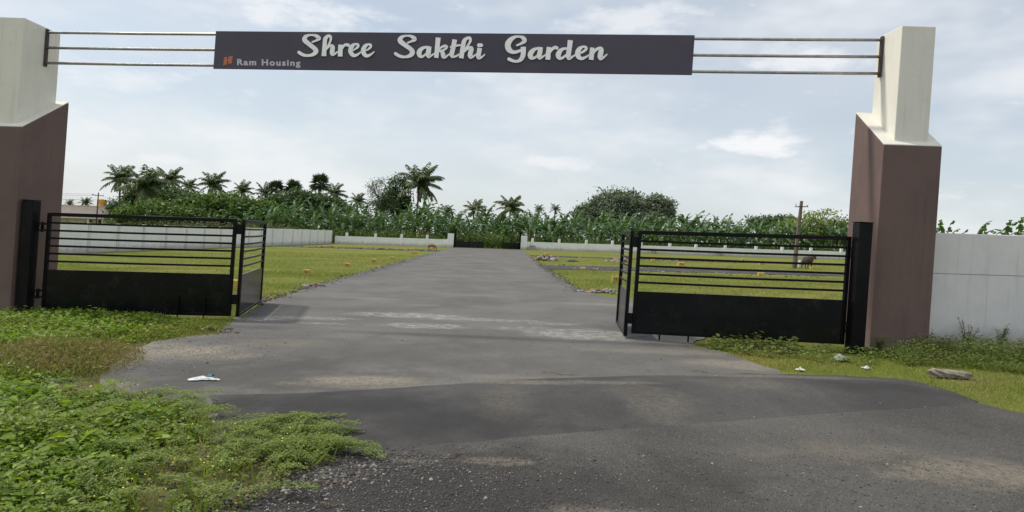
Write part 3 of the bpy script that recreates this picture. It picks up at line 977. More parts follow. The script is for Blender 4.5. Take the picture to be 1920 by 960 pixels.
class Leaves:
    def __init__(s): s.V = []; s.F = []; s.t = []; s.n = 0

    def add(s, P, A, N, Ls, Ws, tint, shape):
        V, F = leaf_arrays(P, A, N, Ls, Ws, shape)
        s.V.append(V); s.F.append(F + s.n); s.n += len(V)
        s.t.append(np.repeat(tint, len(shape[0])))

    def build(s, name, mat, parent=None, loc=None, kind=None):
        V = np.concatenate(s.V)
        return quad_mesh(name, V, np.concatenate(s.F), np.concatenate(s.t), mat, parent, loc, kind)


def in_poly(x, y, poly):
    c = np.zeros(len(x), bool)
    n = len(poly)
    for i in range(n):
        x1, y1 = poly[i]; x2, y2 = poly[(i + 1) % n]
        k = ((y1 > y) != (y2 > y)) & (x < (x2 - x1) * (y - y1) / (y2 - y1 + 1e-12) + x1)
        c ^= k
    return c


def scatter(poly, density):
    xs_ = [p[0] for p in poly]; ys_ = [p[1] for p in poly]
    n = int((max(xs_) - min(xs_)) * (max(ys_) - min(ys_)) * density)
    x = rng.uniform(min(xs_), max(xs_), n); y = rng.uniform(min(ys_), max(ys_), n)
    k = in_poly(x, y, poly)
    return x[k], y[k]


def wob(x, y, f=1.0, s=0.0):
    return (np.sin(x * 2.3 * f + 1.3 + s) * np.cos(y * 2.9 * f + .4 - s) + .6 * np.sin(x * 5.1 * f - y * 4.3 * f + s * 2) + .4 * np.cos(y * 8.3 * f + x * 3.7 * f + s)) / 2.0


def edge_dist(x, y, poly):
    d = np.full(len(x), 1e9)
    n = len(poly)
    for i in range(n):
        a = np.array(poly[i]); c = np.array(poly[(i + 1) % n]); ab = c - a
        t = np.clip(((x - a[0]) * ab[0] + (y - a[1]) * ab[1]) / (ab @ ab + 1e-9), 0, 1)
        d = np.minimum(d, np.hypot(x - a[0] - t * ab[0], y - a[1] - t * ab[1]))
    return d


M['weed'] = leaf_mat('weed_leaf', (0.122, 0.220, 0.024), (0.300, 0.400, 0.044), (0.225, 0.235, 0.050), 1.1, 0.5, 0.4)
M['creeper'] = leaf_mat('creeper_leaf', (0.125, 0.195, 0.034), (0.300, 0.345, 0.090), (0.175, 0.240, 0.038), 1.2, 0.55, 0.35)
M['grassblade'] = leaf_mat('grass_blade', (0.150, 0.215, 0.034), (0.300, 0.305, 0.080), (0.330, 0.270, 0.090), 0.45, 0.6, 0.35)
M['dryweed'] = leaf_mat('dry_weed', (0.24, 0.19, 0.07), (0.38, 0.31, 0.14), (0.18, 0.25, 0.045), 2.6, 0.8, 0.2)
M['shrubleaf'] = leaf_mat('feathery_weed_leaf', (0.120, 0.175, 0.042), (0.240, 0.285, 0.095), (0.215, 0.200, 0.075), 1.8, 0.6, 0.35)
M['stem'] = simple('plant_stem', (0.12, 0.13, 0.04), (0.17, 0.11, 0.05), 20, 0.8, 0)
M['yellow'] = simple('yellow_flower', (0.75, 0.60, 0.04), (0.62, 0.50, 0.05), 30, 0.6, 0)


def broadleaf(lv, x, y, h, n_lo, n_hi, r0, l0, l1):
    """leafy weeds: leaves in loose whorls on short stems, dome shaped"""
    for i in range(len(x)):
        n = rng.integers(n_lo, n_hi)
        a = rng.uniform(0, 2 * np.pi, n)
        r = r0 * np.sqrt(rng.uniform(0.02, 1, n))
        zz = h[i] * (1.05 - 0.75 * (r / r0) ** 2) * rng.uniform(0.45, 1.08, n)
        d = np.stack([np.cos(a), np.sin(a), rng.uniform(-.35, .55, n)], 1)
        P = np.stack([x[i] + r * np.cos(a), y[i] + r * np.sin(a), zz + GZ(x[i])], 1)
        N = np.stack([rng.normal(0, .35, n), rng.normal(0, .35, n), np.ones(n)], 1) + d * np.array([-.2, -.2, 0])
        Ls = rng.uniform(l0, l1, n) * (0.8 + 0.5 * rng.random())
        lv.add(P, d, N, Ls, Ls * rng.uniform(.55, .8, n), np.clip(rng.normal(.45 + .25 * rng.normal(), .22, n), 0, 1), OVATE)


def creep(lv, x0, y0, ang, length, z0, rise=0.06, step=0.017, lf=0.016):
    """prostrate runner with pairs of pinnate leaves"""
    n = int(length / step)
    t = np.linspace(0, 1, n)
    aa = ang + 0.5 * np.sin(t * 3 + rng.uniform(0, 6)) * rng.uniform(.2, .8)
    px = x0 + np.cumsum(np.cos(aa)) * step; py = y0 + np.cumsum(np.sin(aa)) * step
    pz = z0 + rise * np.sin(t * np.pi * .9) * rng.uniform(.4, 1.2) + 0.012
    for side in (-1, 1):
        for k in range(3):
            off = lf * (0.5 + k * 0.85)
            la = aa + side * rng.uniform(.9, 1.4, n)
            P = np.stack([px + np.cos(la) * off, py + np.sin(la) * off, pz + GZ(px) + rng.normal(.004, .008, n)], 1)
            for s2 in (-1, 1):
                fa = la + s2 * 1.1
                d = np.stack([np.cos(fa), np.sin(fa), rng.uniform(-.1, .5, n)], 1)
                N = np.stack([rng.normal(0, .4, n), rng.normal(0, .4, n), np.ones(n)], 1)
                Ls = lf * rng.uniform(.8, 1.35, n)
                lv.add(P, d, N, Ls, Ls * .62, np.clip(rng.normal(.5, .25, n), 0, 1), DIAMOND)


def grass(lv, x, y, h0, h1, w=0.005, lean=0.5, tint=None):
    n = len(x)
    a = rng.uniform(0, 2 * np.pi, n)
    d = np.stack([np.cos(a) * lean * rng.uniform(.2, 1.6, n), np.sin(a) * lean * rng.uniform(.2, 1.6, n), np.ones(n)], 1)
    N = np.stack([np.cos(a) , np.sin(a), np.full(n, .2)], 1)
    Ls = rng.uniform(h0, h1, n)
    t = np.clip(rng.normal(.4, .3, n), 0, 1) if tint is None else tint
    lv.add(np.stack([x, y, GZ(x) - .012], 1), d, N, Ls, np.full(n, w) * rng.uniform(.7, 1.4, n), t, BLADE)


# left foreground bed
bedA = [g(-260, 742), g(0, 735), g(130, 748), g(280, 752), g(370, 790), g(430, 812), g(530, 820), g(600, 838), g(625, 862), g(560, 888), g(490, 935), g(430, 990), g(330, 1120), g(-300, 1120)]
bedA2 = [g(-260, 742), g(0, 735), g(130, 748), g(280, 752), g(370, 788), g(380, 812), g(320, 850), g(230, 900), g(200, 1000), g(150, 1100), g(-300, 1120)]
lv = Leaves()
x, y = scatter(bedA2, 150)
e = np.clip(edge_dist(x, y, bedA2) / 0.35, 0.25, 1)
h = (0.13 + 0.10 * wob(x, y, 1.2)) * e + 0.05
broadleaf(lv, x, y, h, 12, 22, 0.095, 0.026, 0.052)
x, y = scatter(bedA2, 9)
e = np.clip(edge_dist(x, y, bedA2) / 0.35, 0.3, 1)
broadleaf(lv, x, y, (0.22 + 0.10 * wob(x, y, 1.6, 2)) * e + .04, 12, 20, 0.11, 0.06, 0.105)
x, y = scatter(bedA, 26)
broadleaf(lv, x, y, 0.07 + 0.04 * wob(x, y, 1.5), 10, 18, 0.09, 0.022, 0.042)
tag(lv.build('leafy_weeds', M['weed'], kind='stuff'), 'bright green broadleaf weeds covering the near corner of the verge', 'weeds')
lv = Leaves()
x, y = scatter(bedA, 34)
for i in range(len(x)):
    creep(lv, x[i], y[i], rng.uniform(-1.2, 1.6), rng.uniform(.22, .5), rng.uniform(.01, .09), 0.05)
for (p, q_) in (((400, 800), (585, 792)), ((520, 812), (655, 801)), ((540, 826), (672, 822)), ((560, 850), (700, 853)), ((520, 842), (640, 846)), ((350, 770), (395, 768)), ((540, 805), (600, 788)), ((480, 815), (640, 812)), ((560, 836), (668, 833)), ((330, 760), (392, 756)), ((470, 806), (560, 798)), ((500, 860), (610, 868))):
    a = g(*p); c = g(*q_)
    L_ = math.hypot(c[0] - a[0], c[1] - a[1]); an = math.atan2(c[1] - a[1], c[0] - a[0])
    for k in range(4):
        creep(lv, a[0] + rng.normal(0, .06), a[1] + rng.normal(0, .05), an + rng.normal(0, .10), L_ * rng.uniform(.75, 1.0), .012, 0.05)
tag(lv.build('creeping_weeds', M['creeper'], kind='stuff'), 'trailing small-leaved creeper running out over the asphalt', 'weeds')
lv = Leaves()                                       # tiny yellow flowers
x, y = scatter(bedA, 26)
n = len(x)
lv.add(np.stack([x, y, GZ(x) + .10 + .07 * wob(x, y, 1.2) + rng.uniform(0, .05, n)], 1), unit(rng.normal(0, 1, (n, 3)) * np.array([1, 1, .2])), np.tile((0, -.3, 1.), (n, 1)), np.full(n, .013), np.full(n, .013), rng.random(n), DIAMOND)
tag(lv.build('weed_flowers', M['yellow'], kind='stuff'), 'tiny yellow flowers dotted over the creeping weeds', 'flowers')

# bed behind it, in front of the left pillar and gate
bedB = [g(-200, 596), g(0, 590), g(120, 590), g(300, 596), g(395, 616), g(330, 632), g(240, 642), g(205, 664), g(190, 700), g(120, 716), g(0, 726), g(-240, 732)]
lv = Leaves()
x, y = scatter(bedB, 75)
e = np.clip(edge_dist(x, y, bedB) / 0.5, 0.2, 1)
k = ~((np.hypot((x - g(95, 680)[0]) / .9, (y - g(95, 680)[1]) / 0.8) < 1) & (rng.random(len(x)) < .65))
broadleaf(lv, x[k], y[k], ((0.15 + 0.10 * wob(x, y, .9, 1)) * e + .03)[k], 10, 18, 0.12, 0.035, 0.07)
x, y = scatter([g(60, 596), g(120, 590), g(400, 606), g(385, 618), g(230, 614)], 55)
broadleaf(lv, x, y, .10 + .08 * wob(x, y, 1.4), 8, 14, 0.10, 0.03, 0.075)
tag(lv.build('leafy_weeds', M['weed'], kind='stuff'), 'green weeds growing at the foot of the pillar and under the gate', 'weeds')
lv = Leaves()
x, y = scatter(bedB, 900)
grass(lv, x, y, .05, .17, .005, .7)
x, y = scatter([g(150, 596), g(440, 600), g(410, 628), g(250, 645), g(200, 640)], 1500)
grass(lv, x, y, .03, .10, .005, .8)
x, y = scatter(bedA, 420)
grass(lv, x, y, .06, .2, .004, .8)
rim_ = [g(470, 590), g(425, 606), g(400, 624), g(340, 634), g(290, 642), g(240, 655), g(212, 670), g(196, 690), g(192, 708), g(210, 738)]
for p_, q_ in zip(rim_, rim_[1:]):
    k_ = int(90 * math.hypot(q_[0] - p_[0], q_[1] - p_[1]))
    t_ = rng.random(k_ * 3)
    grass(lv, p_[0] + (q_[0] - p_[0]) * t_ + rng.normal(-.10, .14, k_ * 3), p_[1] + (q_[1] - p_[1]) * t_ + rng.normal(.06, .10, k_ * 3), .02, .09, .005, 1.0)
tag(lv.build('verge_grass', M['grassblade'], kind='stuff'), 'grass blades among the weeds on the near verge', 'grass')
lv = Leaves()                                       # dried brown patch
cx, cy = g(95, 684)
x = rng.normal(cx, .55, 9000); y = rng.normal(cy, .5, 9000)
k = np.hypot((x - cx) / .95, (y - cy) / .85) < 1; x, y = x[k], y[k]
n = len(x)
zz = np.clip(.30 - .22 * np.hypot((x - cx) / 1.1, (y - cy) / 1.0), .02, 1) * rng.random(n) ** .7
lv.add(np.stack([x, y, GZ(x) + zz], 1), rng.normal(0, 1, (n, 3)) + np.array([0, 0, .8]), rng.normal(0, 1, (n, 3)), rng.uniform(.03, .09, n), rng.uniform(.006, .016, n), rng.random(n), LANCE)
tag(lv.build('dry_weeds', M['dryweed'], kind='stuff'), 'withered brown weed patch in front of the pillar', 'weeds')

# right verge
vr = [g(1268, 648), g(1320, 640), (3.6, 10.8), (5.5, 10.9), (5.6, 10.2), (6.6, 10.15), (20, 10.2), (20, 6.4), g(1919, 778), g(1800, 746), g(1700, 712), g(1450, 694), g(1380, 672)]
lv = Leaves()
x, y = scatter(vr, 850)
k = (x < 11) & (wob(x, y, .9, 1) + rng.normal(0, .35, len(x)) > -.2); x, y = x[k], y[k]
dry_ = np.clip(rng.normal(.55, .35, len(x)) + .4 * wob(x, y, .7, 4), 0, 1)
grass(lv, x, y, .02, .085, .0055, 1.0, dry_)
tag(lv.build('verge_grass', M['grassblade'], kind='stuff'), 'short grass on the verge before the white wall', 'grass')
lv = Leaves()
wb = [g(1640, 668), g(1760, 652), (7.2, 10.05), (12, 10.05), (12, 8.6), g(1919, 700), g(1800, 690), g(1690, 684)]
x, y = scatter(wb, 85)
e = np.clip(edge_dist(x, y, wb) / 0.4, 0.3, 1)
for i in range(len(x)):
    n = 46
    hh = (0.27 + .15 * float(wob(x[i:i+1], y[i:i+1], 1.3)[0]) + rng.uniform(-.05, .08)) * e[i]
    t = rng.random(n); a = rng.uniform(0, 6.28, n); r = .16 * np.sqrt(rng.random(n)) * (.35 + t)
    P = np.stack([x[i] + r * np.cos(a), y[i] + r * np.sin(a), GZ(x[i]) + hh * t], 1)
    d = np.stack([np.cos(a), np.sin(a), rng.uniform(.0, 1.0, n)], 1)
    lv.add(P, d, rng.normal(0, .5, (n, 3)) + np.array([0, 0, 1]), rng.uniform(.025, .07, n), rng.uniform(.008, .022, n), np.clip(rng.normal(.45, .25, n), 0, 1), LANCE)
x, y = scatter([g(1310, 652), g(1330, 642), g(1560, 652), g(1700, 668), g(1640, 690), g(1480, 676)], 26)
broadleaf(lv, x, y, .10 + .05 * wob(x, y, 1.4), 10, 18, 0.12, 0.03, 0.07)
x, y = scatter([g(1345, 656), g(1360, 640), g(1480, 645), g(1490, 662)], 34)
broadleaf(lv, x, y, .20 + .05 * wob(x, y, 2), 10, 18, 0.14, 0.04, 0.10)
tag(lv.build('bushy_weeds', M['shrubleaf'], kind='stuff'), 'bushy fine-leaved weeds along the foot of the white wall', 'weeds')
# individual tall sprigs against the wall
for (px, py, hh, lb) in ((1772, 652, .52, 'tall feathery weed sprig rising against the white wall nearest the pillar'), (1835, 655, .46, 'tall feathery weed sprig against the white wall, farther from the pillar'), (1648, 664, .30, 'short feathery weed at the corner of the brown pillar')):
    X, Y = g(px, py); Y = min(Y, 9.95)
    t0 = empty('weed_sprig', (X, Y, GZ(X)))
    mb = MB(); lv = Leaves()
    for s_ in range(7):
        a = rng.uniform(0, 6.28); ln = hh * rng.uniform(.6, 1.05); sp = rng.uniform(.1, .34)
        pts = [(sp * ln * k ** 1.4 * math.cos(a), sp * ln * k ** 1.4 * math.sin(a), ln * k) for k in (0, .35, .7, 1)]
        mb.tube(pts, [.006, .005, .004, .002], 4)
        n = 44
        k = rng.uniform(.25, 1, n)
        P = np.stack([sp * ln * k ** 1.4 * math.cos(a), sp * ln * k ** 1.4 * math.sin(a), ln * k], 1) + rng.normal(0, .012, (n, 3))
        aa = rng.uniform(0, 6.28, n)
        lv.add(P, np.stack([np.cos(aa), np.sin(aa), rng.uniform(.0, .8, n)], 1), rng.normal(0, .4, (n, 3)) + np.array([0, 0, 1]), rng.uniform(.03, .07, n), rng.uniform(.006, .014, n), rng.random(n), LANCE)
    mb.build('stem', M['stem'], t0); lv.build('leaves', M['shrubleaf'], t0)
    tag(t0, lb, 'weed')

# plot grass beyond the gates
lv = Leaves()
for poly, dens in (([(-21, 13.5), (-5.1, 13.5), (-5.1, 24), (-21, 24)], 340), ([(-21, 24), (-5.25, 24), (-5.25, 44), (-21, 44)], 110), ([(-8.8, 11.4), (-4.8, 11.6), (-5.1, 13.5), (-12, 13.5)], 500),
                   ([(2.75, 19.5), (4.6, 16.5), (5.2, 13.0), (5.0, 11.2), (10, 11.2), (18, 19.5)], 420), ([(2.65, 19.5), (18, 19.5), (20, 31.4), (2.55, 31.0)], 200), ([(2.6, 37), (24, 37.8), (30, 50), (2.8, 50)], 60)):
    x, y = scatter(poly, dens)
    far = np.clip((y - 12) / 20, 0, 1.5)
    patch = wob(x, y, .22, 3) + .5 * wob(x, y, .8, 1) + rng.normal(0, .25, len(x)) > -.25
    grass(lv, x[patch], y[patch], .03, .12, .010, .9, np.clip(.45 + .45 * wob(x, y, .3, 5) + rng.normal(0, .25, len(x)), 0, 1)[patch])
tag(lv.build('plot_grass', M['grassblade'], kind='stuff'), 'short yellow-green grass over the empty plots', 'grass')

# ------------------------------------------------------------------ trees and palms beyond the walls
M['bark'] = simple('bark', (0.13, 0.105, 0.08), (0.075, 0.06, 0.048), 6, 0.9, 0.6, 20, 0.03)
M['palmtrunk'] = simple('palm_trunk', (0.19, 0.165, 0.14), (0.11, 0.095, 0.08), 5, 0.9, 0.5, 14, 0.03)
M['palmleaf'] = leaf_mat('palm_leaflet', (0.075, 0.118, 0.052), (0.150, 0.200, 0.085), (0.200, 0.195, 0.100), 0.5, 0.5, 0.22)
M['dryfrond'] = leaf_mat('dry_frond', (0.16, 0.12, 0.05), (0.22, 0.17, 0.08), None, 1, 0.8, 0.2)
M['fanleaf'] = leaf_mat('fan_palm_leaf', (0.050, 0.082, 0.040), (0.095, 0.135, 0.060), None, 1, 0.5, 0.15)
M['banana'] = leaf_mat('banana_leaf', (0.070, 0.150, 0.046), (0.150, 0.245, 0.085), (0.080, 0.140, 0.056), 0.25, 0.40, 0.3, 0.5, True)
M['bananatop'] = leaf_mat('banana_crown', (0.066, 0.138, 0.042), (0.140, 0.225, 0.078), (0.07, 0.125, 0.05), 0.25, 0.42, 0.3, 0.5, True)
M['pseudostem'] = simple('banana_stem', (0.17, 0.17, 0.07), (0.13, 0.085, 0.05), 3, 0.7, 0.2, 12, 0.01)
M['darkleaf'] = leaf_mat('dark_tree_leaf', (0.055, 0.105, 0.038), (0.120, 0.180, 0.064), None, 1, 0.55, 0.2)
M['midleaf'] = leaf_mat('green_tree_leaf', (0.075, 0.140, 0.032), (0.165, 0.235, 0.058), None, 1, 0.55, 0.28)
M['greyleaf'] = leaf_mat('greyish_tree_leaf', (0.120, 0.155, 0.100), (0.235, 0.270, 0.175), None, 1, 0.6, 0.2)
M['limeleaf'] = leaf_mat('yellow_green_leaf', (0.16, 0.225, 0.036), (0.32, 0.36, 0.085), None, 1, 0.55, 0.35)
M['hedgeleaf'] = leaf_mat('brownish_hedge_leaf', (0.060, 0.085, 0.028), (0.125, 0.135, 0.052), (0.085, 0.075, 0.032), .4, 0.6, 0.2)


def frond_mesh(length, e0, droop, mat, seedv, np_=24, lw=0.13, hang=0.75):
    """coconut frond: arched rib with hanging leaflets either side"""
    rs = np.random.default_rng(seedv)
    t = np.linspace(0, 1, 13)
    el = e0 - droop * t ** 1.3
    ds = length / 12
    X = np.concatenate([[0], np.cumsum(np.cos(el[:-1])) * ds]); Z = np.concatenate([[0], np.cumsum(np.sin(el[:-1])) * ds])
    lv = Leaves()
    tt = np.linspace(.10, .99, np_)
    px = np.interp(tt, t, X); pz = np.interp(tt, t, Z); ee = np.interp(tt, t, el)
    for s_ in (-1, 1):
        n = np_
        ll = length * .24 * (np.sin(np.pi * (tt * .82 + .13)) ** .7 + .12) * rs.uniform(.8, 1.15, n)
        d = np.stack([np.cos(ee) * .55, np.full(n, s_ * .75), np.sin(ee) * .5 - hang * rs.uniform(.5, 1.25, n)], 1) + rs.normal(0, .1, (n, 3))
        N = np.stack([-np.sin(ee), np.full(n, .0), np.cos(ee)], 1) + rs.normal(0, .3, (n, 3))
        lv.add(np.stack([px, np.zeros(n), pz], 1), d, N, ll, np.full(n, lw), np.clip(rs.normal(.45, .25, n), 0, 1), LANCE)
    # rib
    n = 12
    d = np.stack([np.diff(X), np.zeros(n), np.diff(Z)], 1)
    lv.add(np.stack([X[:-1], np.zeros(n), Z[:-1]], 1), d, np.tile((0, 0, 1.), (n, 1)), np.full(n, ds * 1.05), np.linspace(.12, .04, n), np.full(n, .9), BLADE)
    return quad_mesh(None, np.concatenate(lv.V), np.concatenate(lv.F), np.concatenate(lv.t), mat)


FR = {k: [frond_mesh(1.0, e0, dr, M['palmleaf'], 31 * i + j, 26, .05 if k != 'dry' else .04, .75) for j in range(2)] for i, (k, e0, dr) in enumerate((('up', 1.25, .9), ('mid', .85, 1.35), ('flat', .35, 1.25), ('low', -.25, .95)))}
FR['dry'] = [frond_mesh(1.0, -.7, .7, M['dryfrond'], 99, 20, .045, .9)]


def coconut(px, py, Y, rad_px, label, nf=19, wind=0.55, dry=1):
    """palm whose crown centre stands at the measured spot, depth Y"""
    X, zc = at(px, py, Y)
    rad = rad_px * Y / FOC
    t = empty('coconut_palm', (X, Y, GZ(X)))
    tag(t, label, 'palm tree', 'coconut palms beyond the wall')
    lean = random.uniform(-.5, .5)
    m = MB()
    m.tube([(lean * (1 - k) ** 2 * -1.0, 0, zc * k) for k in (0, .25, .5, .75, 1.0)], [.24, .17, .15, .14, .12], 8)
    m.build('trunk', M['palmtrunk'], t, True)
    ga = 2.39996
    for i in range(nf):
        f = i / nf
        kind = 'up' if f < .28 else 'mid' if f < .58 else 'flat' if f < .82 else 'low'
        az = i * ga + random.uniform(-.25, .25)
        d = Vector((math.cos(az) + wind * (1 - .5 * f), math.sin(az), 0))
        o = link('frond', random.choice(FR[kind]), t, (0, 0, zc))
        o.rotation_euler = (random.uniform(-.25, .25), 0, math.atan2(d.y, d.x))
        s_ = rad * 1.08 * random.uniform(.85, 1.12)
        o.scale = (s_, s_ * random.uniform(.9, 1.25), s_ * random.uniform(.9, 1.1))
    for i in range(dry):
        o = link('dry_frond', FR['dry'][0], t, (0, 0, zc - .1)); o.rotation_euler = (0, 0, random.uniform(0, 6.28)); o.scale = (rad * .8,) * 3
    return t


PALMS = [
    (226, 336, 92, 36, 'tall coconut palm nearest the pink house, fronds swept by wind', 21),
    (272, 352, 86, 46, 'broad coconut palm with yellowing low fronds, second from the pink house', 22),
    (318, 338, 108, 30, 'coconut palm with sparse fronds, third from the pink house', 16),
    (353, 350, 120, 19, 'small distant coconut palm crown, fourth from the pink house', 16),
    (399, 346, 108, 30, 'dense coconut palm rising above the light green broad tree', 22),
    (453, 359, 115, 24, 'small coconut palm with arching fronds right of the dense one', 14),
    (497, 364, 112, 25, 'ragged coconut palm just left of the clustered fan palms', 14),
    (626, 364, 108, 27, 'coconut palm leaning out just right of the tall fan palm', 14),
    (671, 378, 106, 20, 'low coconut palm between the fan palm and the feathery tree', 16),
    (786, 346, 92, 46, 'tallest coconut palm with long fronds beside the feathery tree', 22),
    (836, 398, 112, 18, 'low palm crown just right of the tallest coconut palm', 14),
    (889, 394, 108, 24, 'blurred coconut palm left of the far gate', 18),
    (957, 391, 104, 31, 'broad coconut palm directly above the far gate', 20),
    (1010, 393, 125, 12, 'tiny distant palm right of the one above the far gate', 14),
    (1041, 392, 125, 12, 'tiny distant palm close to the big grey-green tree', 14),
    (160, 380, 150, 13, 'distant palm showing over the roof of the pink house', 14),
    (130, 383, 150, 11, 'distant palm over the house roof next to the brown pillar', 12),
]
for (px, py, Y, r_, lb, nf) in PALMS:
    coconut(px, py, Y, r_, lb, nf + 6)


def fan_mesh():
    rs = np.random.default_rng(5)
    lv = Leaves()
    n = 20
    a = np.linspace(-2.1, 2.1, n)
    d = np.stack([np.cos(a), np.sin(a), rs.uniform(-.2, .1, n)], 1)
    lv.add(np.tile((.75, 0, 0), (n, 1)).astype(float), d, np.tile((0, 0, 1.), (n, 1)), rs.uniform(.62, .8, n), np.full(n, .17), rs.random(n), LANCE)
    lv.add(np.array([(0., 0, 0)]), np.array([(1., 0, 0)]), np.array([(0, 0, 1.)]), np.array([.85]), np.array([.07]), np.array([.8]), BLADE)
    return quad_mesh(None, np.concatenate(lv.V), np.concatenate(lv.F), np.concatenate(lv.t), M['fanleaf'])


FAN = fan_mesh()


def fan_palm(px, py, Y, rad_px, label, nl=34):
    X, zc = at(px, py, Y); rad = rad_px * Y / FOC
    t = empty('fan_palm', (X, Y, GZ(X)))
    tag(t, label, 'palm tree', 'fan palms beyond the wall')
    m = MB(); m.tube([(0, 0, 0), (.05, 0, zc * .5), (0, 0, zc)], [.3, .24, .2], 8); m.build('trunk', M['palmtrunk'], t, True)
    for i in range(nl):
        az = i * 2.39996; el = 1.35 - 2.1 * i / nl
        o = link('fan_leaf', FAN, t, (0, 0, zc))
        o.rotation_euler = Euler((random.uniform(-.6, .6), -el, az), 'XYZ')
        s_ = rad * .66 * random.uniform(.85, 1.15); o.scale = (s_, s_, s_)
    return t


fan_palm(600, 345, 100, 23, 'tall round-headed fan palm standing clear above the dark green tree')
fan_palm(518, 354, 102, 20, 'fan palm with drooping head, left one of the clustered pair')
fan_palm(551, 355, 104, 21, 'fan palm with drooping head, right one of the clustered pair')


def broad_tree(name, Y, lobes, mat, nclump, per, lsize, label, flat=.55, shape=DIAMOND, trunk_r=.25, squash=1.0, cl=0.9, core=True):
    """tree from crown lobes measured as (px, py, rx_px, ry_px); leaf clumps over each lobe's volume"""
    px0 = sum(l[0] for l in lobes) / len(lobes)
    X0, _ = at(px0, lobes[0][1], Y)
    t = empty(name, (X0, Y, GZ(X0)))
    tag(t, label, 'tree')
    lv = Leaves(); mb = MB()
    zbase = 0
    tops = []
    for (px, py, rx, ry) in lobes:
        X, zc = at(px, py, Y); rx = rx * Y / FOC; ry_ = ry * Y / FOC
        c = np.array((X - X0, random.uniform(-.5, .5), zc + GZ(X) - GZ(X0)))
        tops.append((c, rx, ry_))
        for k in range(nclump):
            d = unit(rng.normal(0, 1, 3)); rr = rng.uniform(.35, 1.0) ** .5
            cc = c + d * np.array((rx, rx * .8, ry_)) * rr * rng.uniform(.82, 1.08)
            n = per
            sz = cl * rng.uniform(.7, 1.3)
            off = rng.normal(0, 1, (n, 3)) * np.array((.5, .5, .28)) * sz
            A_ = rng.normal(0, 1, (n, 3)); A_[:, 2] -= .3
            N_ = rng.normal(0, .6, (n, 3)) + np.array((0, 0, 1)) + d * .5
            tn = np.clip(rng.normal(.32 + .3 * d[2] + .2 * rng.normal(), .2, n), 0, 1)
            ls = lsize * rng.uniform(.7, 1.4, n)
            lv.add(cc + off, A_, N_, ls, ls * flat, tn, shape)
            if k % 4 == 0:
                mb.tube([(c[0] * .3, c[1] * .3, max(.4, (c[2] - ry_) * .6)), tuple(c - np.array((0, 0, ry_ * .5))), tuple(cc)], [trunk_r * .5, trunk_r * .28, .03], 5)
    cz = min(c[2] - r_ * .6 for c, _, r_ in tops)
    mb.tube([(0, 0, -.2), (.05, 0, max(.3, cz * .5)), (0, 0, max(.6, cz))], [trunk_r * 1.3, trunk_r, trunk_r * .8], 8)
    mb.build('trunk', M['bark'], t, True)
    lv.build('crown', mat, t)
    return t


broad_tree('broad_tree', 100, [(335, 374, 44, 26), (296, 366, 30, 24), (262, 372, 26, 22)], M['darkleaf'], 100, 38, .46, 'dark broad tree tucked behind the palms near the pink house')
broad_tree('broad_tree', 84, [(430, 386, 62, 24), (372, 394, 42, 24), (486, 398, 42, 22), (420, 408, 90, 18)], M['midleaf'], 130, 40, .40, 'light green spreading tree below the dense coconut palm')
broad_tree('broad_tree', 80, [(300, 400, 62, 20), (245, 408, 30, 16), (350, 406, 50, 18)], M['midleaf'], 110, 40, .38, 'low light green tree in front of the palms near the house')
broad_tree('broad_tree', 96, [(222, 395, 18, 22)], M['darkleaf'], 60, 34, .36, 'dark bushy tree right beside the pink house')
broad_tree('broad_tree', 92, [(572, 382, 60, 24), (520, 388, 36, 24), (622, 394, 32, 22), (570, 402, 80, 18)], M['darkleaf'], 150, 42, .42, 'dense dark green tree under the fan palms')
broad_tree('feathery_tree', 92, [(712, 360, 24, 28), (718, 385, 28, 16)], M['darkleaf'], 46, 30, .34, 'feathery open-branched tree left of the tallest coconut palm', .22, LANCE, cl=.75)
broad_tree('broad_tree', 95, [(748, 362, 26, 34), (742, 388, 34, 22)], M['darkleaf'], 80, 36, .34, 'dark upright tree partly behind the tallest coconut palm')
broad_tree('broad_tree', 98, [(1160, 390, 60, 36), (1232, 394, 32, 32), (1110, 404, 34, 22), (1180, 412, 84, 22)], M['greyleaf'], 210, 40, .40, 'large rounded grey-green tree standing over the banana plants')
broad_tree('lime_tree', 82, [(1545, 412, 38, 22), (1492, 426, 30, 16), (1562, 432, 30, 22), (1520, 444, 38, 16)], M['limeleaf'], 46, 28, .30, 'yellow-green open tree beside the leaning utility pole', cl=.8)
broad_tree('broad_tree', 110, [(1462, 414, 34, 10), (1430, 416, 30, 9)], M['darkleaf'], 60, 30, .40, 'low dark tree behind the banana plants left of the pole')


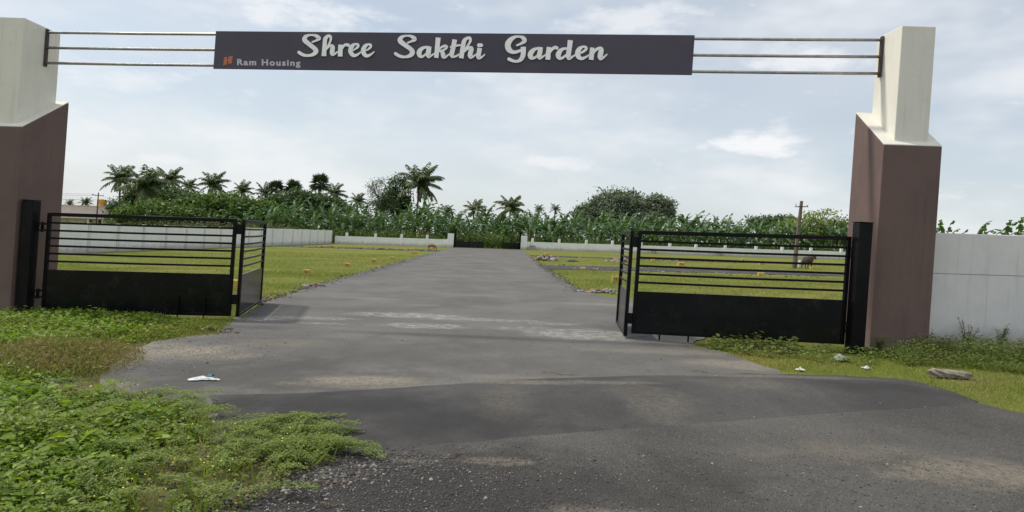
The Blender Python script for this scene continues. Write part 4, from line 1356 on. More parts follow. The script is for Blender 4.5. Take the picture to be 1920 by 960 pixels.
# ---- banana plantation
def banana_leaf(seedv, e0, droop, length=1.0):
    rs = np.random.default_rng(seedv)
    n = 10
    t = np.linspace(0, 1, n + 1)
    el = e0 - droop * t ** 1.5
    ds = length / n
    X = np.concatenate([[0], np.cumsum(np.cos(el[:-1])) * ds]); Z = np.concatenate([[0], np.cumsum(np.sin(el[:-1])) * ds])
    V = []; F = []; T = []
    for i in range(n + 1):                      # midrib
        w = .018 * (1 - .7 * t[i])
        V += [(X[i], -w, Z[i]), (X[i], w, Z[i])]; T += [.95, .95]
        if i: F.append((2 * i - 2, 2 * i, 2 * i + 1, 2 * i - 1))
    for s_ in (-1, 1):                          # torn strips of the blade
        for i in range(1, n):
            if rs.random() < .14: continue
            wv = .108 * math.sin(math.pi * min(1, (t[i] * .9 + .08))) ** .6
            hang = rs.uniform(.2, 1.15); sh = rs.uniform(.02, .07)
            a0 = (X[i], 0, Z[i]); a1 = (X[i + 1], 0, Z[i + 1])
            w2 = wv * rs.uniform(.75, 1.15)
            b0 = (X[i] + sh, s_ * w2 * (1 - .35 * hang), Z[i] - w2 * hang + .03); b1 = (X[i + 1] + sh * .9, s_ * w2 * (1 - .35 * hang) * .97, Z[i + 1] - w2 * hang + .03)
            k = len(V); V += [a0, a1, b1, b0]; T += [rs.uniform(.1, .8)] * 4
            F.append((k, k + 1, k + 2, k + 3) if s_ > 0 else (k + 3, k + 2, k + 1, k))
    return np.array(V, float), np.array(F), np.array(T)


BL = [banana_leaf(200 + i, e0, dr) for i, (e0, dr) in enumerate(((1.3, 1.0), (1.15, 1.6), (.95, 1.9), (.7, 2.0), (.35, 1.7), (-.1, 1.2), (1.25, .5)))]
BLM = [quad_mesh(None, V, F, T, M['banana']) for V, F, T in BL]


def stem_mesh():
    m = MB(); m.tube([(0, 0, -.1), (.02, 0, .5), (0, 0, 1.0)], [.14, .11, .075], 7)
    me = bpy.data.meshes.new('pseudostem'); me.from_pydata(m.v, [], m.f); me.materials.append(M['pseudostem']); me.update()
    return me


STEM = stem_mesh()


def crown_mesh(seedv):
    rs = random.Random(seedv)
    Vs, Fs, Ts, n = [], [], [], 0
    for i in range(13):
        V, F, T = BL[min(5, int(i / 13 * 6))]
        az = i * 2.4 + rs.uniform(-.4, .4); s_ = rs.uniform(.85, 1.15) * 2.5
        az = math.atan2(math.sin(az), math.cos(az) + .55)
        c, sn = math.cos(az), math.sin(az)
        Q = np.stack([(V[:, 0] * c - V[:, 1] * sn) * s_, (V[:, 0] * sn + V[:, 1] * c) * s_, V[:, 2] * s_], 1)
        Vs.append(Q); Fs.append(F + n); Ts.append(T); n += len(V)
    return quad_mesh(None, np.concatenate(Vs), np.concatenate(Fs), np.concatenate(Ts), M['bananatop'])


CROWN = [crown_mesh(i) for i in range(6)]


def banana(X, Y, h, s_, single):
    t = empty('banana_plant', (X, Y, GZ(X)), 0)
    tag(t, 'banana plant with torn leaves in the dense plantation beyond the far wall', 'banana plant', 'banana plants of the plantation')
    t.rotation_euler = (random.gauss(0, .07), random.gauss(.05, .10), random.uniform(-.4, .4))
    h *= 1 + .16 * math.sin(X * .31 + Y) + .12 * math.sin(X * .83 + 2 * Y)
    st = link('pseudostem', STEM, t); st.scale = (1.2, 1.2, h)
    if single:
        n = random.randint(11, 13)
        for i in range(n):
            k = min(6, int(i / n * 5.6 + random.uniform(0, .9)))
            if i == 0: k = 6
            az = i * 2.4 + random.uniform(-.4, .4)
            az = math.atan2(math.sin(az), math.cos(az) + .55)
            o = link('leaf', BLM[k], t, (0, 0, h - .05 * i * .5))
            o.rotation_euler = (random.uniform(-.3, .3), 0, az)
            o.scale = (2.6 * s_ * random.uniform(.85, 1.15),) * 3
    else:
        o = link('leaf_crown', random.choice(CROWN), t, (0, 0, h)); o.rotation_euler = (0, 0, random.uniform(-.5, .5)); o.scale = (s_, s_, s_ * random.uniform(.9, 1.1))


for (Yr, x0, x1, stp, h0, h1, single) in ((78.2, -31, 46, 1.75, 1.7, 2.5, True), (80.6, -36, 48, 1.7, 2.0, 2.8, True), (83.2, -38, 50, 1.8, 2.2, 3.1, False), (86.2, -38, 52, 1.9, 2.4, 3.2, False), (90, -30, 54, 2.2, 2.5, 3.4, False)):
    X = x0
    while X < x1:
        if not (Yr < 79 and -5.5 < X < 3.0):
            banana(X + random.uniform(-.5, .5), Yr + random.uniform(-.7, .7), random.uniform(h0 * .85, h1 * 1.05), random.choice((.72, .85, .95, 1.0, 1.1, 1.2)), single)
        X += stp * random.uniform(.8, 1.2)
# a few beyond the white wall
for (px, Yb) in ((1745, 74), (1772, 60), (1800, 66), (1828, 58), (1852, 70), (1880, 62), (1908, 56), (1930, 66), (1950, 60)):
    X, _ = at(px, 440, Yb)
    hh = 1.6 + (at(px, 440, Yb)[1] - 1.6) - 1.25 + random.uniform(-.4, .5)
    t = empty('banana_plant', (X, Yb, GZ(X)))
    tag(t, 'banana plant with only its leaf tips showing above the plain white wall', 'banana plant', 'banana plants behind the white wall')
    st = link('pseudostem', STEM, t); st.scale = (1.2, 1.2, max(1.2, hh))
    for i in range(8):
        o = link('leaf', BLM[(i * 3) % 7], t, (0, 0, max(1.2, hh))); o.rotation_euler = (random.uniform(-.3, .3), 0, i * 2.4); o.scale = (2.7 * random.uniform(.7, 1.1),) * 3


def thicket(name, boxes, mat, label, lsize=.22, dens=26, flat=.5):
    """low scrub: overlapping leaf clumps, one mass"""
    lv = Leaves()
    for (x0, x1, y0, y1, h0, h1, n) in boxes:
        for k in range(n):
            cx_, cy_ = rng.uniform(x0, x1), rng.uniform(y0, y1); hh = rng.uniform(h0, h1); rr = rng.uniform(.45, .95)
            m_ = dens * 2
            d = unit(rng.normal(0, 1, (m_, 3)))
            P = np.stack([cx_ + d[:, 0] * rr * rng.random(m_) ** .4, cy_ + d[:, 1] * rr, GZ(cx_) + hh * (.5 + .5 * d[:, 2] * rng.random(m_) ** .3)], 1)
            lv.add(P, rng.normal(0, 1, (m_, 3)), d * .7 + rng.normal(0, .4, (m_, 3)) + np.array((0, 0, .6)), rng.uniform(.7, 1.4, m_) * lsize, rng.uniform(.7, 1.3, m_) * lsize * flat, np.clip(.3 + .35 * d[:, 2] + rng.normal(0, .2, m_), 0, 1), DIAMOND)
    return tag(lv.build(name, mat, kind='stuff'), label, 'undergrowth')


thicket('undergrowth', [(-20, -5, 76.2, 77.8, 1.2, 2.1, 110), (-5, 2.6, 76.4, 80, 1.3, 2.2, 110), (2.6, 46, 76.2, 77.8, 1.1, 2.0, 280)], M['midleaf'], 'green scrub pressing against the back of the far wall')
thicket('undergrowth', [(-44, 54, 86, 93, 2.8, 4.6, 420)], M['midleaf'], 'dark foliage mass closing the depth of the plantation', .34)
thicket('hedge', [(-32, -21.2, 60, 74, 1.6, 2.3, 150), (-36, -23.5, 44, 60, 1.4, 1.9, 90), (-52, -42, 66, 80, .7, 1.2, 60), (-42, -33, 66, 80, 1.6, 2.4, 70)], M['hedgeleaf'], 'brownish green hedge behind the long precast wall')

# ------------------------------------------------------------------ house with its roof tank
M['pink'] = paint('faded_pink_wall', (0.78, 0.64, 0.63), (0.70, 0.58, 0.57), (0.4, 0.33, 0.31), .8)
M['housewhite'] = simple('house_trim', (0.72, 0.68, 0.62), (0.62, 0.58, 0.52), 3, .8, .1)
M['dark'] = simple('painted_doorway_shade', (0.03, 0.028, 0.028), (0.045, 0.04, 0.038), 3, .6, 0)  # near-black colour painted in for the shade inside the house openings
M['tank'] = simple('yellow_plastic_tank', (0.70, 0.36, 0.06), (0.62, 0.31, 0.06), 2, .5, .05, 30, .002)
HY = 95.0
hx1 = at(203, 400, HY)[0]; hx0 = hx1 - 10.5
hs = empty('house', (hx0, HY, GZ(hx0)))
tag(hs, 'flat-roofed faded pink house beyond the precast wall', 'house')
hw = hx1 - hx0
m = MB(); m.box(0, hw, 0, 7, 2.35, 4.0, SLOPE); m.build('wall', M['pink'], hs)
m = MB(); m.box(.6, hw - .1, .9, 7, -.2, 2.345, SLOPE); m.build('wall', M['housewhite'], hs)
m = MB(); m.box(-.2, hw + 1.0, -.7, .8, 2.16, 2.33, SLOPE); m.build('sunshade', M['housewhite'], hs)
m = MB(); m.box(-.1, hw + .1, -.1, 7.1, 4.003, 4.09, SLOPE); m.build('roof_coping', M['pink'], hs)
for xx, w_ in ((hw - 3.4, .55), (hw - 1.9, .7)):
    m = MB(); m.box(xx, xx + w_, .86, .895, .1, 2.0, SLOPE); dr = m.build('doorway_shade', M['dark'], hs)  # dark slab on the wall stands in for a shaded opening
    m = MB(); m.box(xx - .08, xx - .005, .83, .89, .1, 2.06, SLOPE); m.box(xx + w_ + .005, xx + w_ + .08, .83, .89, .1, 2.06, SLOPE); m.build('door_frame', M['housewhite'], dr)
for xx in (hw - 2.6, hw - .5):
    m = MB(); m.box(xx - .12, xx + .12, -.5, -.26, -.2, 2.155, SLOPE); m.build('porch_column', M['housewhite'], hs)
tx, tz = at(190.5, 388, HY + 1.5)
m = MB()
m.tube([(0, 0, 0), (0, 0, .08), (0, 0, .36), (0, 0, .40), (0, 0, .44), (0, 0, .78), (0, 0, .92), (0, 0, 1.0), (0, 0, 1.06)], [.62, .66, .66, .63, .66, .66, .64, .60, .30], 18)
tk = m.build('water_tank', M['tank'], loc=(tx, HY + 1.5, 4.09 + GZ(tx)))
tag(tk, 'yellow plastic water tank on the roof of the pink house', 'water tank')
m = MB(); m.tube([(0, 0, 1.061), (0, 0, 1.10)], .2, 12); m.build('lid', M['tank'], tk)

# ------------------------------------------------------------------ utility poles
M['polewood'] = simple('weathered_pole', (0.19, 0.155, 0.12), (0.115, 0.092, 0.072), 5, .9, .5, 25, .01)
M['polerust'] = simple('rusted_steel_pole', (0.16, 0.09, 0.075), (0.10, 0.06, 0.055), 5, .85, .3, 25, .01)
M['porcelain'] = simple('insulator', (0.5, 0.48, 0.44), None, 5, .3, 0)
bx, by = g(1489, 503)
up = empty('utility_pole', (bx, by, GZ(bx)))
tag(up, 'leaning weathered utility pole with a short crossarm beside the cow', 'utility pole')
tX, tZ = at(1503, 377, by); dx = tX - bx; dzt = tZ + GZ(tX) - GZ(bx)
lean = lambda k: Vector((dx * k, 0, dzt * k))
m = MB()
m.tube([lean(k) for k in (-.05, .3, .6, .85, 1.0)], [.165, .145, .13, .115, .105], 8)
bevel(m.build('shaft', M['polewood'], up), .012, 1)
pa = lean(.915)
m = MB(); m.bar((pa.x - .45, -.13, pa.z - .03), (pa.x + .42, -.13, pa.z + .03), .05, .06); arm = m.build('crossarm', M['polerust'], up)
for s_ in (-.4, .36):
    m = MB(); m.tube([(pa.x + s_, -.13, pa.z + .03), (pa.x + s_, -.13, pa.z + .12), (pa.x + s_, -.13, pa.z + .15)], [.02, .045, .03], 8); m.build('insulator', M['porcelain'], arm)
px_, _ = at(182, 400, 88.0)
p2 = empty('utility_pole', (px_, 88, GZ(px_)))
tag(p2, 'thin rust-coloured utility pole in front of the pink house', 'utility pole')
ht = at(182.5, 361, 88)[1]
m = MB(); m.tube([(0, 0, -.2), (0, 0, ht * .5), (0, 0, ht)], [.10, .09, .075], 8); m.build('shaft', M['polerust'], p2, True)
m = MB(); m.bar((-.8, -.1, ht - .35), (.8, -.1, ht - .42), .08, .09); arm = m.build('crossarm', M['polerust'], p2)
for s_ in (-.7, .7):
    m = MB(); m.tube([(s_, -.1, ht - .36), (s_, -.1, ht - .2)], .04, 6); m.build('insulator', M['porcelain'], arm)
for k_, zz in enumerate((ht - .25, ht - .45, ht - 1.0)):
    m = MB(); m.tube([(-.7 + .5 * k_, -.1, zz), (-14, 2, zz - .65), (-30, 4, zz)], .018, 4); m.build('wire', M['polerust'], p2)

# ------------------------------------------------------------------ animals
def skin_mesh(name, joints, edges, mat, parent, sub=2):
    """continuous body grown over a skeleton: joints are (x, y, z, rx, ry)"""
    me = bpy.data.meshes.new(name)
    me.from_pydata([j[:3] for j in joints], edges, [])
    o = bpy.data.objects.new(name, me); col.objects.link(o)
    md = o.modifiers.new('skin', 'SKIN'); md.use_smooth_shade = True
    sv = me.skin_vertices[0].data
    for i, j in enumerate(joints): sv[i].radius = (j[3], j[4])
    sv[0].use_root = True
    s_ = o.modifiers.new('sub', 'SUBSURF'); s_.levels = sub; s_.render_levels = sub
    dg = bpy.context.evaluated_depsgraph_get()
    m2 = bpy.data.meshes.new_from_object(o.evaluated_get(dg))
    bpy.data.objects.remove(o)
    m2.name = name
    m2.materials.clear(); m2.materials.append(mat)
    m2.polygons.foreach_set('use_smooth', [True] * len(m2.polygons))
    return link(name, m2, parent)


M['cowhide'] = simple('dark_brown_hide', (0.085, 0.034, 0.020), (0.040, 0.019, 0.013), 3.5, .75, .2, 60, .004)
M['fawnhide'] = simple('fawn_hide', (0.30, 0.15, 0.075), (0.22, 0.105, 0.052), 3.5, .8, .2, 60, .004)
M['horn'] = simple('horn', (0.10, 0.085, 0.07), None, 8, .5, 0)


def cow(name, x, y, rz, s_, hide, label, grazing=False, horns=True):
    t = empty(name, (x, y, GZ(x)), rz)
    t.scale = (s_, s_, s_)
    if grazing: neck, head, muz = (.64, 0, .56, .10, .09), (.80, 0, .26, .085, .075), (.86, 0, .06, .05, .05)
    else: neck, head, muz = (.64, -.02, .80, .145, .12), (.82, -.05, .88, .10, .095), (1.06, -.10, .72, .065, .06)
    J = [(-.46, 0, .72, .19, .21), (-.14, 0, .66, .25, .26), (.20, 0, .66, .25, .25), (.43, 0, .72, .20, .20), neck, head, muz]
    Ed = [(0, 1), (1, 2), (2, 3), (3, 4), (4, 5), (5, 6)]
    for sd in (-1, 1):
        k = len(J)
        J += [(.36, sd * .12, .52, .085, .085), (.37, sd * .12, .29, .042, .042), (.36, sd * .12, .08, .034, .034), (.38, sd * .12, .012, .042, .04)]
        Ed += [(3, k), (k, k + 1), (k + 1, k + 2), (k + 2, k + 3)]
    for sd in (-1, 1):
        k = len(J)
        J += [(-.46, sd * .13, .52, .11, .10), (-.40, sd * .13, .40, .075, .07), (-.53, sd * .13, .28, .042, .042), (-.49, sd * .13, .08, .034, .034), (-.47, sd * .13, .012, .042, .04)]
        Ed += [(0, k), (k, k + 1), (k + 1, k + 2), (k + 2, k + 3), (k + 3, k + 4)]
    skin_mesh('body', J, Ed, hide, t)
    hx, hy, hz = head[0], head[1], head[2]
    m = MB(); m.tube([(-.46, 0, .83), (-.53, 0, .78), (-.575, .01, .50), (-.57, .02, .30), (-.57, .02, .20)], [.03, .024, .018, .035, .008], 6); m.build('tail', hide, t, True)
    for sd in (-1, 1):
        m = MB(); m.tube([(hx - .02, hy + sd * .06, hz + .03), (hx - .04, hy + sd * .14, hz + .05), (hx - .05, hy + sd * .20, hz + .02)], [.02, .04, .008], 6); m.build('ear', hide, t, True)
        if horns:
            m = MB(); m.tube([(hx - .01, hy + sd * .045, hz + .06), (hx - .02, hy + sd * .10, hz + .13), (hx + .0, hy + sd * .11, hz + .2)], [.02, .015, .005], 6); m.build('horn', M['horn'], t, True)
    m = MB()
    return tag(t, label, 'cow')


cx_, cy_ = g(1513, 504)
cow('cow', cx_, cy_, R(38), .93, M['cowhide'], 'dark brown cow standing by the leaning utility pole')
cx_, cy_ = g(809, 468.5)
cow('cow', cx_, cy_, R(-32), .70, M['fawnhide'], 'small fawn cow grazing before the far low wall', True, False)

# ------------------------------------------------------------------ yellow plot stones, rubble, stones
M['yellowpaint'] = simple('yellow_plot_paint', (0.60, 0.43, 0.08), (0.42, 0.31, 0.10), 14, .75, .4, 50, .006)
M['numpaint'] = simple('dark_number_paint', (0.20, 0.05, 0.03), (0.12, 0.05, 0.03), 9, .8, 0)


def plot_stone(px, py, w, h, label, mark=False):
    X, Y = g(px, py)
    m = MB()
    jx = [random.uniform(.86, 1.0) for _ in range(8)]
    m.hexa([(-w / 2, -w * .3, -.05), (w / 2, -w * .3, -.05), (w / 2, w * .3, -.05), (-w / 2, w * .3, -.05),
            (-w / 2 * jx[0], -w * .26, h * jx[1]), (w / 2 * jx[2], -w * .26, h * jx[3]), (w / 2 * jx[4], w * .26, h), (-w / 2 * jx[5], w * .26, h * jx[6])])
    o = bevel(m.build('plot_stone', M['yellowpaint'], loc=(X, Y, GZ(X))), w * .10, 2)
    o.rotation_euler = (0, 0, random.uniform(-.15, .15))
    if mark:      # worn, unreadable number strokes
        m = MB(); f = -w * .3 + .012
        def fy(z): return -w * .3 + (w * .04) * (z / h) - .006
        for (x0, x1, z0, z1) in ((-.24, -.10, .62, .70), (-.15, -.09, .36, .60), (.02, .20, .62, .69), (.02, .08, .34, .60), (.13, .20, .34, .60), (.05, .16, .44, .50)):
            m.add([(x0 * w, fy(z0 * h), z0 * h), (x1 * w, fy(z0 * h), z0 * h), (x1 * w, fy(z1 * h), z1 * h), (x0 * w, fy(z1 * h), z1 * h)], [(0, 1, 2, 3)])
        m.build('painted_mark', M['numpaint'], o)
    return tag(o, label, 'plot marker', 'yellow numbered plot stones')


for a in ((575, 515, .27, .19, 'nearest yellow plot stone on the grass left of the road', True), (651, 501, .27, .19, 'second yellow plot stone left of the road, with marks', True),
          (701, 492.5, .26, .20, 'third yellow plot stone left of the road', True), (735, 486, .26, .15, 'fourth and faintest yellow plot stone left of the road', False),
          (776, 476, .5, .24, 'orange-yellow plot stone at the corner of the far lane', False), (440, 543, .2, .26, 'yellow stone seen through the gap of the folded gate leaves', False),
          (1153, 530, .26, .25, 'large numbered yellow stone right of the road beside the gate leaf', True), (1093, 505, .3, .11, 'low yellow stone at the edge of the side lane', False),
          (1043, 489, .3, .22, 'yellow stone on the grass right of the rubble heap', False), (1277, 499, .44, .26, 'yellow stone with a brown base seen through the barred gate', True),
          (1224, 490.5, .3, .2, 'small faint yellow stone left of the one with a brown base', False), (1427, 516.5, .34, .16, 'yellow stone below the side lane, seen between gate bars', False),
          (1428, 496.5, .36, .22, 'yellow stone above the side lane near the pole', False), (1392, 489, .3, .2, 'distant faint yellow stone near the far wall', False), (1522, 505, .22, .2, 'yellow stone at the feet of the dark cow', False)):
    plot_stone(*a)

ICO_V = []
_t = (1 + 5 ** .5) / 2
for a, c in ((-1, _t), (1, _t), (-1, -_t), (1, -_t)): ICO_V.append((a, c, 0))
for a, c in ((-1, _t), (1, _t), (-1, -_t), (1, -_t)): ICO_V.append((0, a, c))
for a, c in ((_t, -1), (_t, 1), (-_t, -1), (-_t, 1)): ICO_V.append((a, 0, c))
ICO_V = np.array(ICO_V) / np.linalg.norm(ICO_V[0])
ICO_F = np.array([(0, 11, 5), (0, 5, 1), (0, 1, 7), (0, 7, 10), (0, 10, 11), (1, 5, 9), (5, 11, 4), (11, 10, 2), (10, 7, 6), (7, 1, 8), (3, 9, 4), (3, 4, 2), (3, 2, 6), (3, 6, 8), (3, 8, 9), (4, 9, 5), (2, 4, 11), (6, 2, 10), (8, 6, 7), (9, 8, 1)])


def stones(name, P, S, mat, flat=.6, loc=None, kind=None):
    """loose angular stones, one mesh"""
    n = len(P)
    V = ICO_V[None] * rng.uniform(.65, 1.25, (n, 12, 1)) * S[:, None, None]
    V = V * np.stack([rng.uniform(.7, 1.4, n), rng.uniform(.7, 1.4, n), np.full(n, flat) * rng.uniform(.7, 1.3, n)], 1)[:, None, :]
    a = rng.uniform(0, 6.28, n); c, s_ = np.cos(a), np.sin(a)
    V = np.stack([V[:, :, 0] * c[:, None] - V[:, :, 1] * s_[:, None], V[:, :, 0] * s_[:, None] + V[:, :, 1] * c[:, None], V[:, :, 2]], 2) + P[:, None, :]
    F = (np.arange(n) * 12)[:, None, None] + ICO_F[None]
    return quad_mesh(name, V.reshape(-1, 3), F.reshape(-1, 3), np.repeat(rng.random(n), 12), mat, loc=loc, kind=kind)


def stone_mat(name, c1, c2, c3):
    m, q, p, pos, out = new_mat(name)
    at_ = q.n('ShaderNodeAttribute', attribute_name='tint')
    c = q.mix(at_.outputs['Fac'], c1, c2)
    c = q.mix(q.step(at_.outputs['Fac'], .82, .9), c, c3)
    c = q.mix(q.math('MULTIPLY', q.noise(pos, 30, 4), .5), c, tuple(k * .5 for k in c1))
    setcol(q, p, c); p.inputs['Roughness'].default_value = .9
    return m


M['rubble'] = stone_mat('broken_stone', (0.24, 0.22, 0.20), (0.48, 0.44, 0.40), (0.30, 0.13, 0.07))
M['pinkrubble'] = stone_mat('pinkish_stone', (0.34, 0.24, 0.20), (0.50, 0.38, 0.32), (0.25, 0.2, 0.17))
M['gravel'] = stone_mat('road_gravel', (0.06, 0.056, 0.054), (0.20, 0.185, 0.17), (0.40, 0.36, 0.31))


def heap(px, py, Y, rx, ry, hh, n, s0, s1, mat, label):
    X, Y = g(px, py)
    x = rng.normal(0, rx * .5, n); y = rng.normal(0, ry * .5, n)
    z = np.clip(hh * (1 - (x / rx) ** 2 - (y / ry) ** 2), .0, 1) * rng.random(n)
    o = stones('rubble_heap', np.stack([x, y, z + SLOPE * x], 1), rng.uniform(s0, s1, n), mat, .7, (X, Y, GZ(X)))
    return tag(o, label, 'rubble heap', 'heaps of broken stone on the plots')


heap(1022, 488.5, 0, .85, .5, .38, 60, .06, .19, M['rubble'], 'grey rubble heap with a yellow stone on top beside the road')
heap(1133, 548, 0, .55, .32, .10, 90, .025, .08, M['rubble'], 'scattered rubble heap at the road edge by the gate leaf')
heap(1164, 491, 0, .7, .45, .30, 90, .07, .17, M['pinkrubble'], 'pinkish stone heap on the grass behind the gate leaf')
heap(1073, 490.5, 0, .35, .25, .12, 24, .05, .11, M['gravel'], 'small dark stone heap right of the grey rubble heap')
heap(590, 537, 0, .30, .2, .08, 16, .04, .09, M['rubble'], 'pale stones lying at the left edge of the road')
X, Y = g(1023, 483)
m = MB(); m.hexa([(-.17, -.1, 0), (.17, -.1, 0), (.17, .1, 0), (-.17, .1, 0), (-.15, -.08, .2), (.14, -.08, .24), (.15, .08, .23), (-.15, .08, .21)])
gx2, gy2 = g(1022, 488.5)
tag(bevel(m.build('plot_stone', M['yellowpaint'], loc=(gx2 + .08, gy2, GZ(gx2) + .30)), .03), 'yellow plot stone lying on top of the rubble heap', 'plot marker', 'yellow numbered plot stones')

# pale concrete lump on the right verge
mx, my = g(1786, 709)
bm = bmesh.new()
bmesh.ops.create_icosphere(bm, subdivisions=4, radius=1)
for v in bm.verts:
    p = v.co.copy()
    k = 1 + .10 * math.sin(p.x * 5 + 1) * math.cos(p.y * 4) + .06 * math.sin(p.z * 9 + p.x * 7) + .05 * math.sin(p.x * 17 + p.y * 13)
    ex = math.copysign(abs(p.x) ** .6, p.x); ez = math.copysign(abs(p.z) ** .7, p.z)
    v.co = (ex * .37 * k, p.y * .12 * k, ez * .085 * k * (1 - .22 * math.cos(p.x * 3.0)) + .05)
me = bpy.data.meshes.new('concrete_lump'); bm.to_mesh(me); bm.free()
me.polygons.foreach_set('use_smooth', [True] * len(me.polygons))
M['lump'] = simple('weathered_concrete', (0.36, 0.31, 0.25), (0.20, 0.175, 0.14), 14, .95, .9, 45, .02)
me.materials.append(M['lump'])
o = link('concrete_lump', me, None, (mx, my + .05, GZ(mx))); o.rotation_euler = (0, 0, R(-6)); o.scale = (.64, .75, .75)
tag(o, 'long pale concrete lump lying in the grass below the white wall', 'stone')
# white stone by the pole
sx_, sy_ = g(1500, 501)
m = MB(); m.hexa([(-.14, -.1, -.05), (.14, -.1, -.05), (.14, .1, -.05), (-.14, .1, -.05), (-.11, -.08, .48), (.10, -.08, .50), (.10, .08, .5), (-.11, .08, .47)])
tag(bevel(m.build('boundary_stone', M['precast'], loc=(sx_, sy_, GZ(sx_))), .03), 'white upright stone at the base of the leaning utility pole', 'stone')

# loose gravel on the coarse street, along road edges and on lane borders
Ps, Ss = [], []
def spread(n, fx, smin, smax):
    for _ in range(n):
        x_, y_ = fx(); Ps.append((x_, y_, GZ(x_) + .002)); Ss.append(random.uniform(smin, smax) * (1.8 if random.random() < .05 else 1))
spread(2200, lambda: (random.uniform(-1.4, 3.6), random.uniform(3.3, 4.9)), .002, .007)
spread(5200, lambda: (-1.2 + abs(random.gauss(0, 1.0)), random.uniform(3.3, 4.65)), .002, .0075)
spread(900, lambda: (lambda t: (-1.55 + t * .9 + random.gauss(0, .14), 3.5 + t * 1.0 + random.gauss(0, .12)))(random.random()), .004, .014)
spread(700, lambda: (random.uniform(-4, 4), random.uniform(5, 10)), .003, .008)
spread(900, lambda: (random.gauss(-4.2, .8), random.gauss(8.0, .8)), .004, .012)
spread(60, lambda: (lambda t: (-1.25 + t * .7 + random.gauss(0, .08), 4.05 + t * .5 + random.gauss(0, .08)))(random.random()), .007, .016)
def edge(xl, y0, y1): 
    y_ = y0 + (y1 - y0) * random.random() ** 1.6
    return xl + random.gauss(0, .16), y_
spread(900, lambda: edge(-5.1, 13.4, 50), .012, .035)
spread(600, lambda: edge(2.5, 19, 50), .012, .035)
spread(140, lambda: (random.uniform(2.7, 20), random.choice((31.9 + random.gauss(0, .25), 36.8 + random.gauss(0, .3)))), .02, .06)
spread(170, lambda: (random.uniform(4, 20), 33.2 + random.gauss(0, .3)), .02, .065)
spread(160, lambda: (random.uniform(2.9, 20), 51.4 + random.gauss(0, .25)), .03, .10)
spread(200, lambda: (random.uniform(-19, -5.4), random.choice((57.0, 60.0)) + random.gauss(0, .25)), .03, .12)
tag(stones('gravel', np.array(Ps), np.array(Ss), M['gravel'], .7, kind='stuff'), 'loose grey gravel strewn on the asphalt and road edges', 'gravel')

# ------------------------------------------------------------------ litter
M['plastic'] = simple('white_plastic', (0.74, 0.75, 0.76), (0.58, 0.60, 0.62), 25, .35, .3, 40, .004)
M['clearplastic'] = simple('milky_plastic', (0.34, 0.36, 0.31), (0.22, 0.25, 0.17), 12, .3, .3, 30, .004)
M['teal'] = simple('teal_plastic', (0.03, 0.36, 0.32), (0.05, 0.28, 0.26), 20, .4, 0)
M['drygold'] = simple('dry_leaf', (0.46, 0.33, 0.14), (0.30, 0.20, 0.09), 30, .85, .3, 60, .003)
M['twig'] = simple('dead_twig', (0.26, 0.19, 0.12), (0.15, 0.11, 0.07), 30, .9, .3, 60, .002)


def crumple(name, px, py, rx, ry, hz_, mat, label, cat='litter', n=13, seedv=1):
    X, Y = g(px, py); rs = random.Random(seedv)
    v = []; f = []
    for j in range(n):
        for i in range(n):
            u_, w_ = i / (n - 1) * 2 - 1, j / (n - 1) * 2 - 1
            rr = math.hypot(u_, w_); k = 1.0 if rr < 1 else 1 / rr
            sq = .8 + .3 * math.sin(3 * math.atan2(w_, u_) + seedv)
            x_ = u_ * k * rx * sq; y_ = w_ * k * ry * sq
            z_ = .006 + hz_ * max(0, 1 - (rr * k) ** 2) * (.55 + .45 * math.sin(u_ * 5 + seedv) * math.cos(w_ * 4 - seedv)) + rs.uniform(0, .22) * hz_
            v.append((x_, y_, z_ + SLOPE * x_))
    for j in range(n - 1):
        for i in range(n - 1):
            f.append((j * n + i, j * n + i + 1, (j + 1) * n + i + 1, (j + 1) * n + i))
    o = obj(name, v, f, mat, loc=(X, Y, GZ(X) + .006))
    return tag(o, label, cat)


wb_ = crumple('plastic_bag', 380, 713, .17, .085, .030, M['plastic'], 'flattened white plastic bag with a teal corner on the asphalt', 'plastic bag', 17, 2)
m = MB(); m.add([(.02, .05, .03), (.07, .045, .035), (.085, .09, .03), (.03, .095, .028), (.03, .06, .05), (.07, .06, .055)], [(0, 1, 2, 3), (0, 4, 5, 1), (4, 3, 2, 5)]); m.build('teal_corner', M['teal'], wb_)
crumple('plastic_scrap', 184, 682, .08, .05, .045, M['plastic'], 'white plastic scrap at the edge of the dry weeds', seedv=5)
crumple('plastic_scrap', 95, 729, .06, .05, .06, M['plastic'], 'crumpled white plastic scrap among the leafy weeds', seedv=9)
crumple('paper_scrap', 1500, 695, .06, .05, .035, M['plastic'], 'small white scrap on the bare soil edge right of the entrance', seedv=4)
crumple('plastic_scrap', 1624, 692, .07, .035, .035, M['plastic'], 'bright white scrap in the grass before the brown pillar', seedv=7)
crumple('plastic_bag', 1577, 676, .14, .10, .08, M['clearplastic'], 'milky plastic bag in the grass at the foot of the gate post', 'plastic bag', 15, 8)
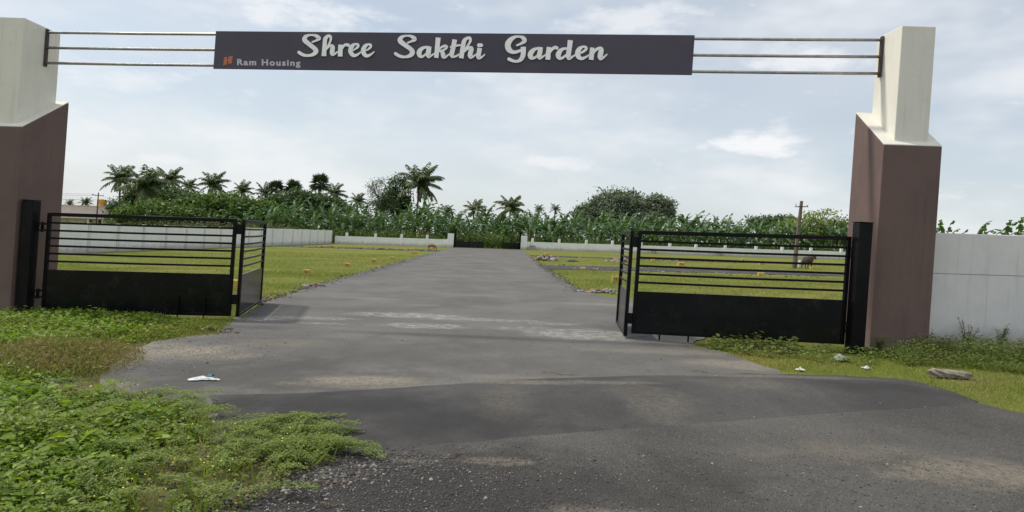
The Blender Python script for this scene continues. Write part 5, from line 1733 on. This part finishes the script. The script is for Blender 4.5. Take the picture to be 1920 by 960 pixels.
# pale dried leaves and husks
for k, (px, py, nn, sp, lb) in enumerate(((138, 741, 46, .13, 'pale dried husks heaped at the edge of the weeds'), (408, 623, 40, .16, 'brown dead twigs and leaves under the open gate'))):
    X, Y = g(px, py)
    lv = Leaves()
    P = np.stack([rng.normal(0, sp, nn), rng.normal(0, sp * .5, nn), rng.uniform(.01, .06, nn)], 1)
    d = rng.normal(0, 1, (nn, 3)); d[:, 2] *= .3
    lv.add(P, d, rng.normal(0, .5, (nn, 3)) + np.array((0, 0, 1)), rng.uniform(.05, .12, nn), rng.uniform(.02, .05, nn), rng.random(nn), OVATE)
    o = lv.build('dry_leaves', M['drygold'] if k == 0 else M['twig'], loc=(X, Y, GZ(X)))
    tag(o, lb, 'dry leaves')
TW = [((1015, 700), (1085, 706), 'thin pale stick on the asphalt before the right verge'), ((1298, 697), (1350, 703), 'dry stick lying at the edge of the dark asphalt patch'), ((560, 920), (680, 895), 'long dry runner at the edge of the near weeds'), ((600, 948), (640, 951), 'curled dry twig on the coarse gravel near the bottom'), ((500, 905), (590, 872), 'dry stem along the border of weeds and gravel'), ((840, 858), (875, 852), 'small curved twig on the coarse asphalt')]
for (a, c, lb) in TW:
    A_ = g(*a); C_ = g(*c)
    m = MB()
    pts = []
    for k in range(7):
        t_ = k / 6
        x_ = (A_[0] * (1 - t_) + C_[0] * t_); y_ = (A_[1] * (1 - t_) + C_[1] * t_) + .03 * math.sin(t_ * 5 + a[0])
        pts.append((x_ - A_[0], y_ - A_[1], GZ(x_) - GZ(A_[0]) + .012 + .014 * math.sin(t_ * 7)))
    m.tube(pts, [.004, .005, .005, .004, .004, .003, .002], 5)
    tag(m.build('twig', M['twig'], loc=(A_[0], A_[1], GZ(A_[0]) + .004)), lb, 'twig')
# flattened dead leaves on the asphalt
lv = Leaves(); nn = 70
x = rng.uniform(-2.5, 4.5, nn); y = rng.uniform(4, 20, nn)
aa = rng.uniform(0, 6.28, nn)
lv.add(np.stack([x, y, GZ(x) + .03], 1), np.stack([np.cos(aa), np.sin(aa), np.zeros(nn)], 1), rng.normal(0, .15, (nn, 3)) + np.array((0, 0, 1)), rng.uniform(.015, .04, nn), rng.uniform(.010, .022, nn), rng.random(nn), OVATE)
tag(lv.build('fallen_leaves', M['twig'], kind='stuff'), 'small dead leaves scattered over the asphalt', 'leaves')
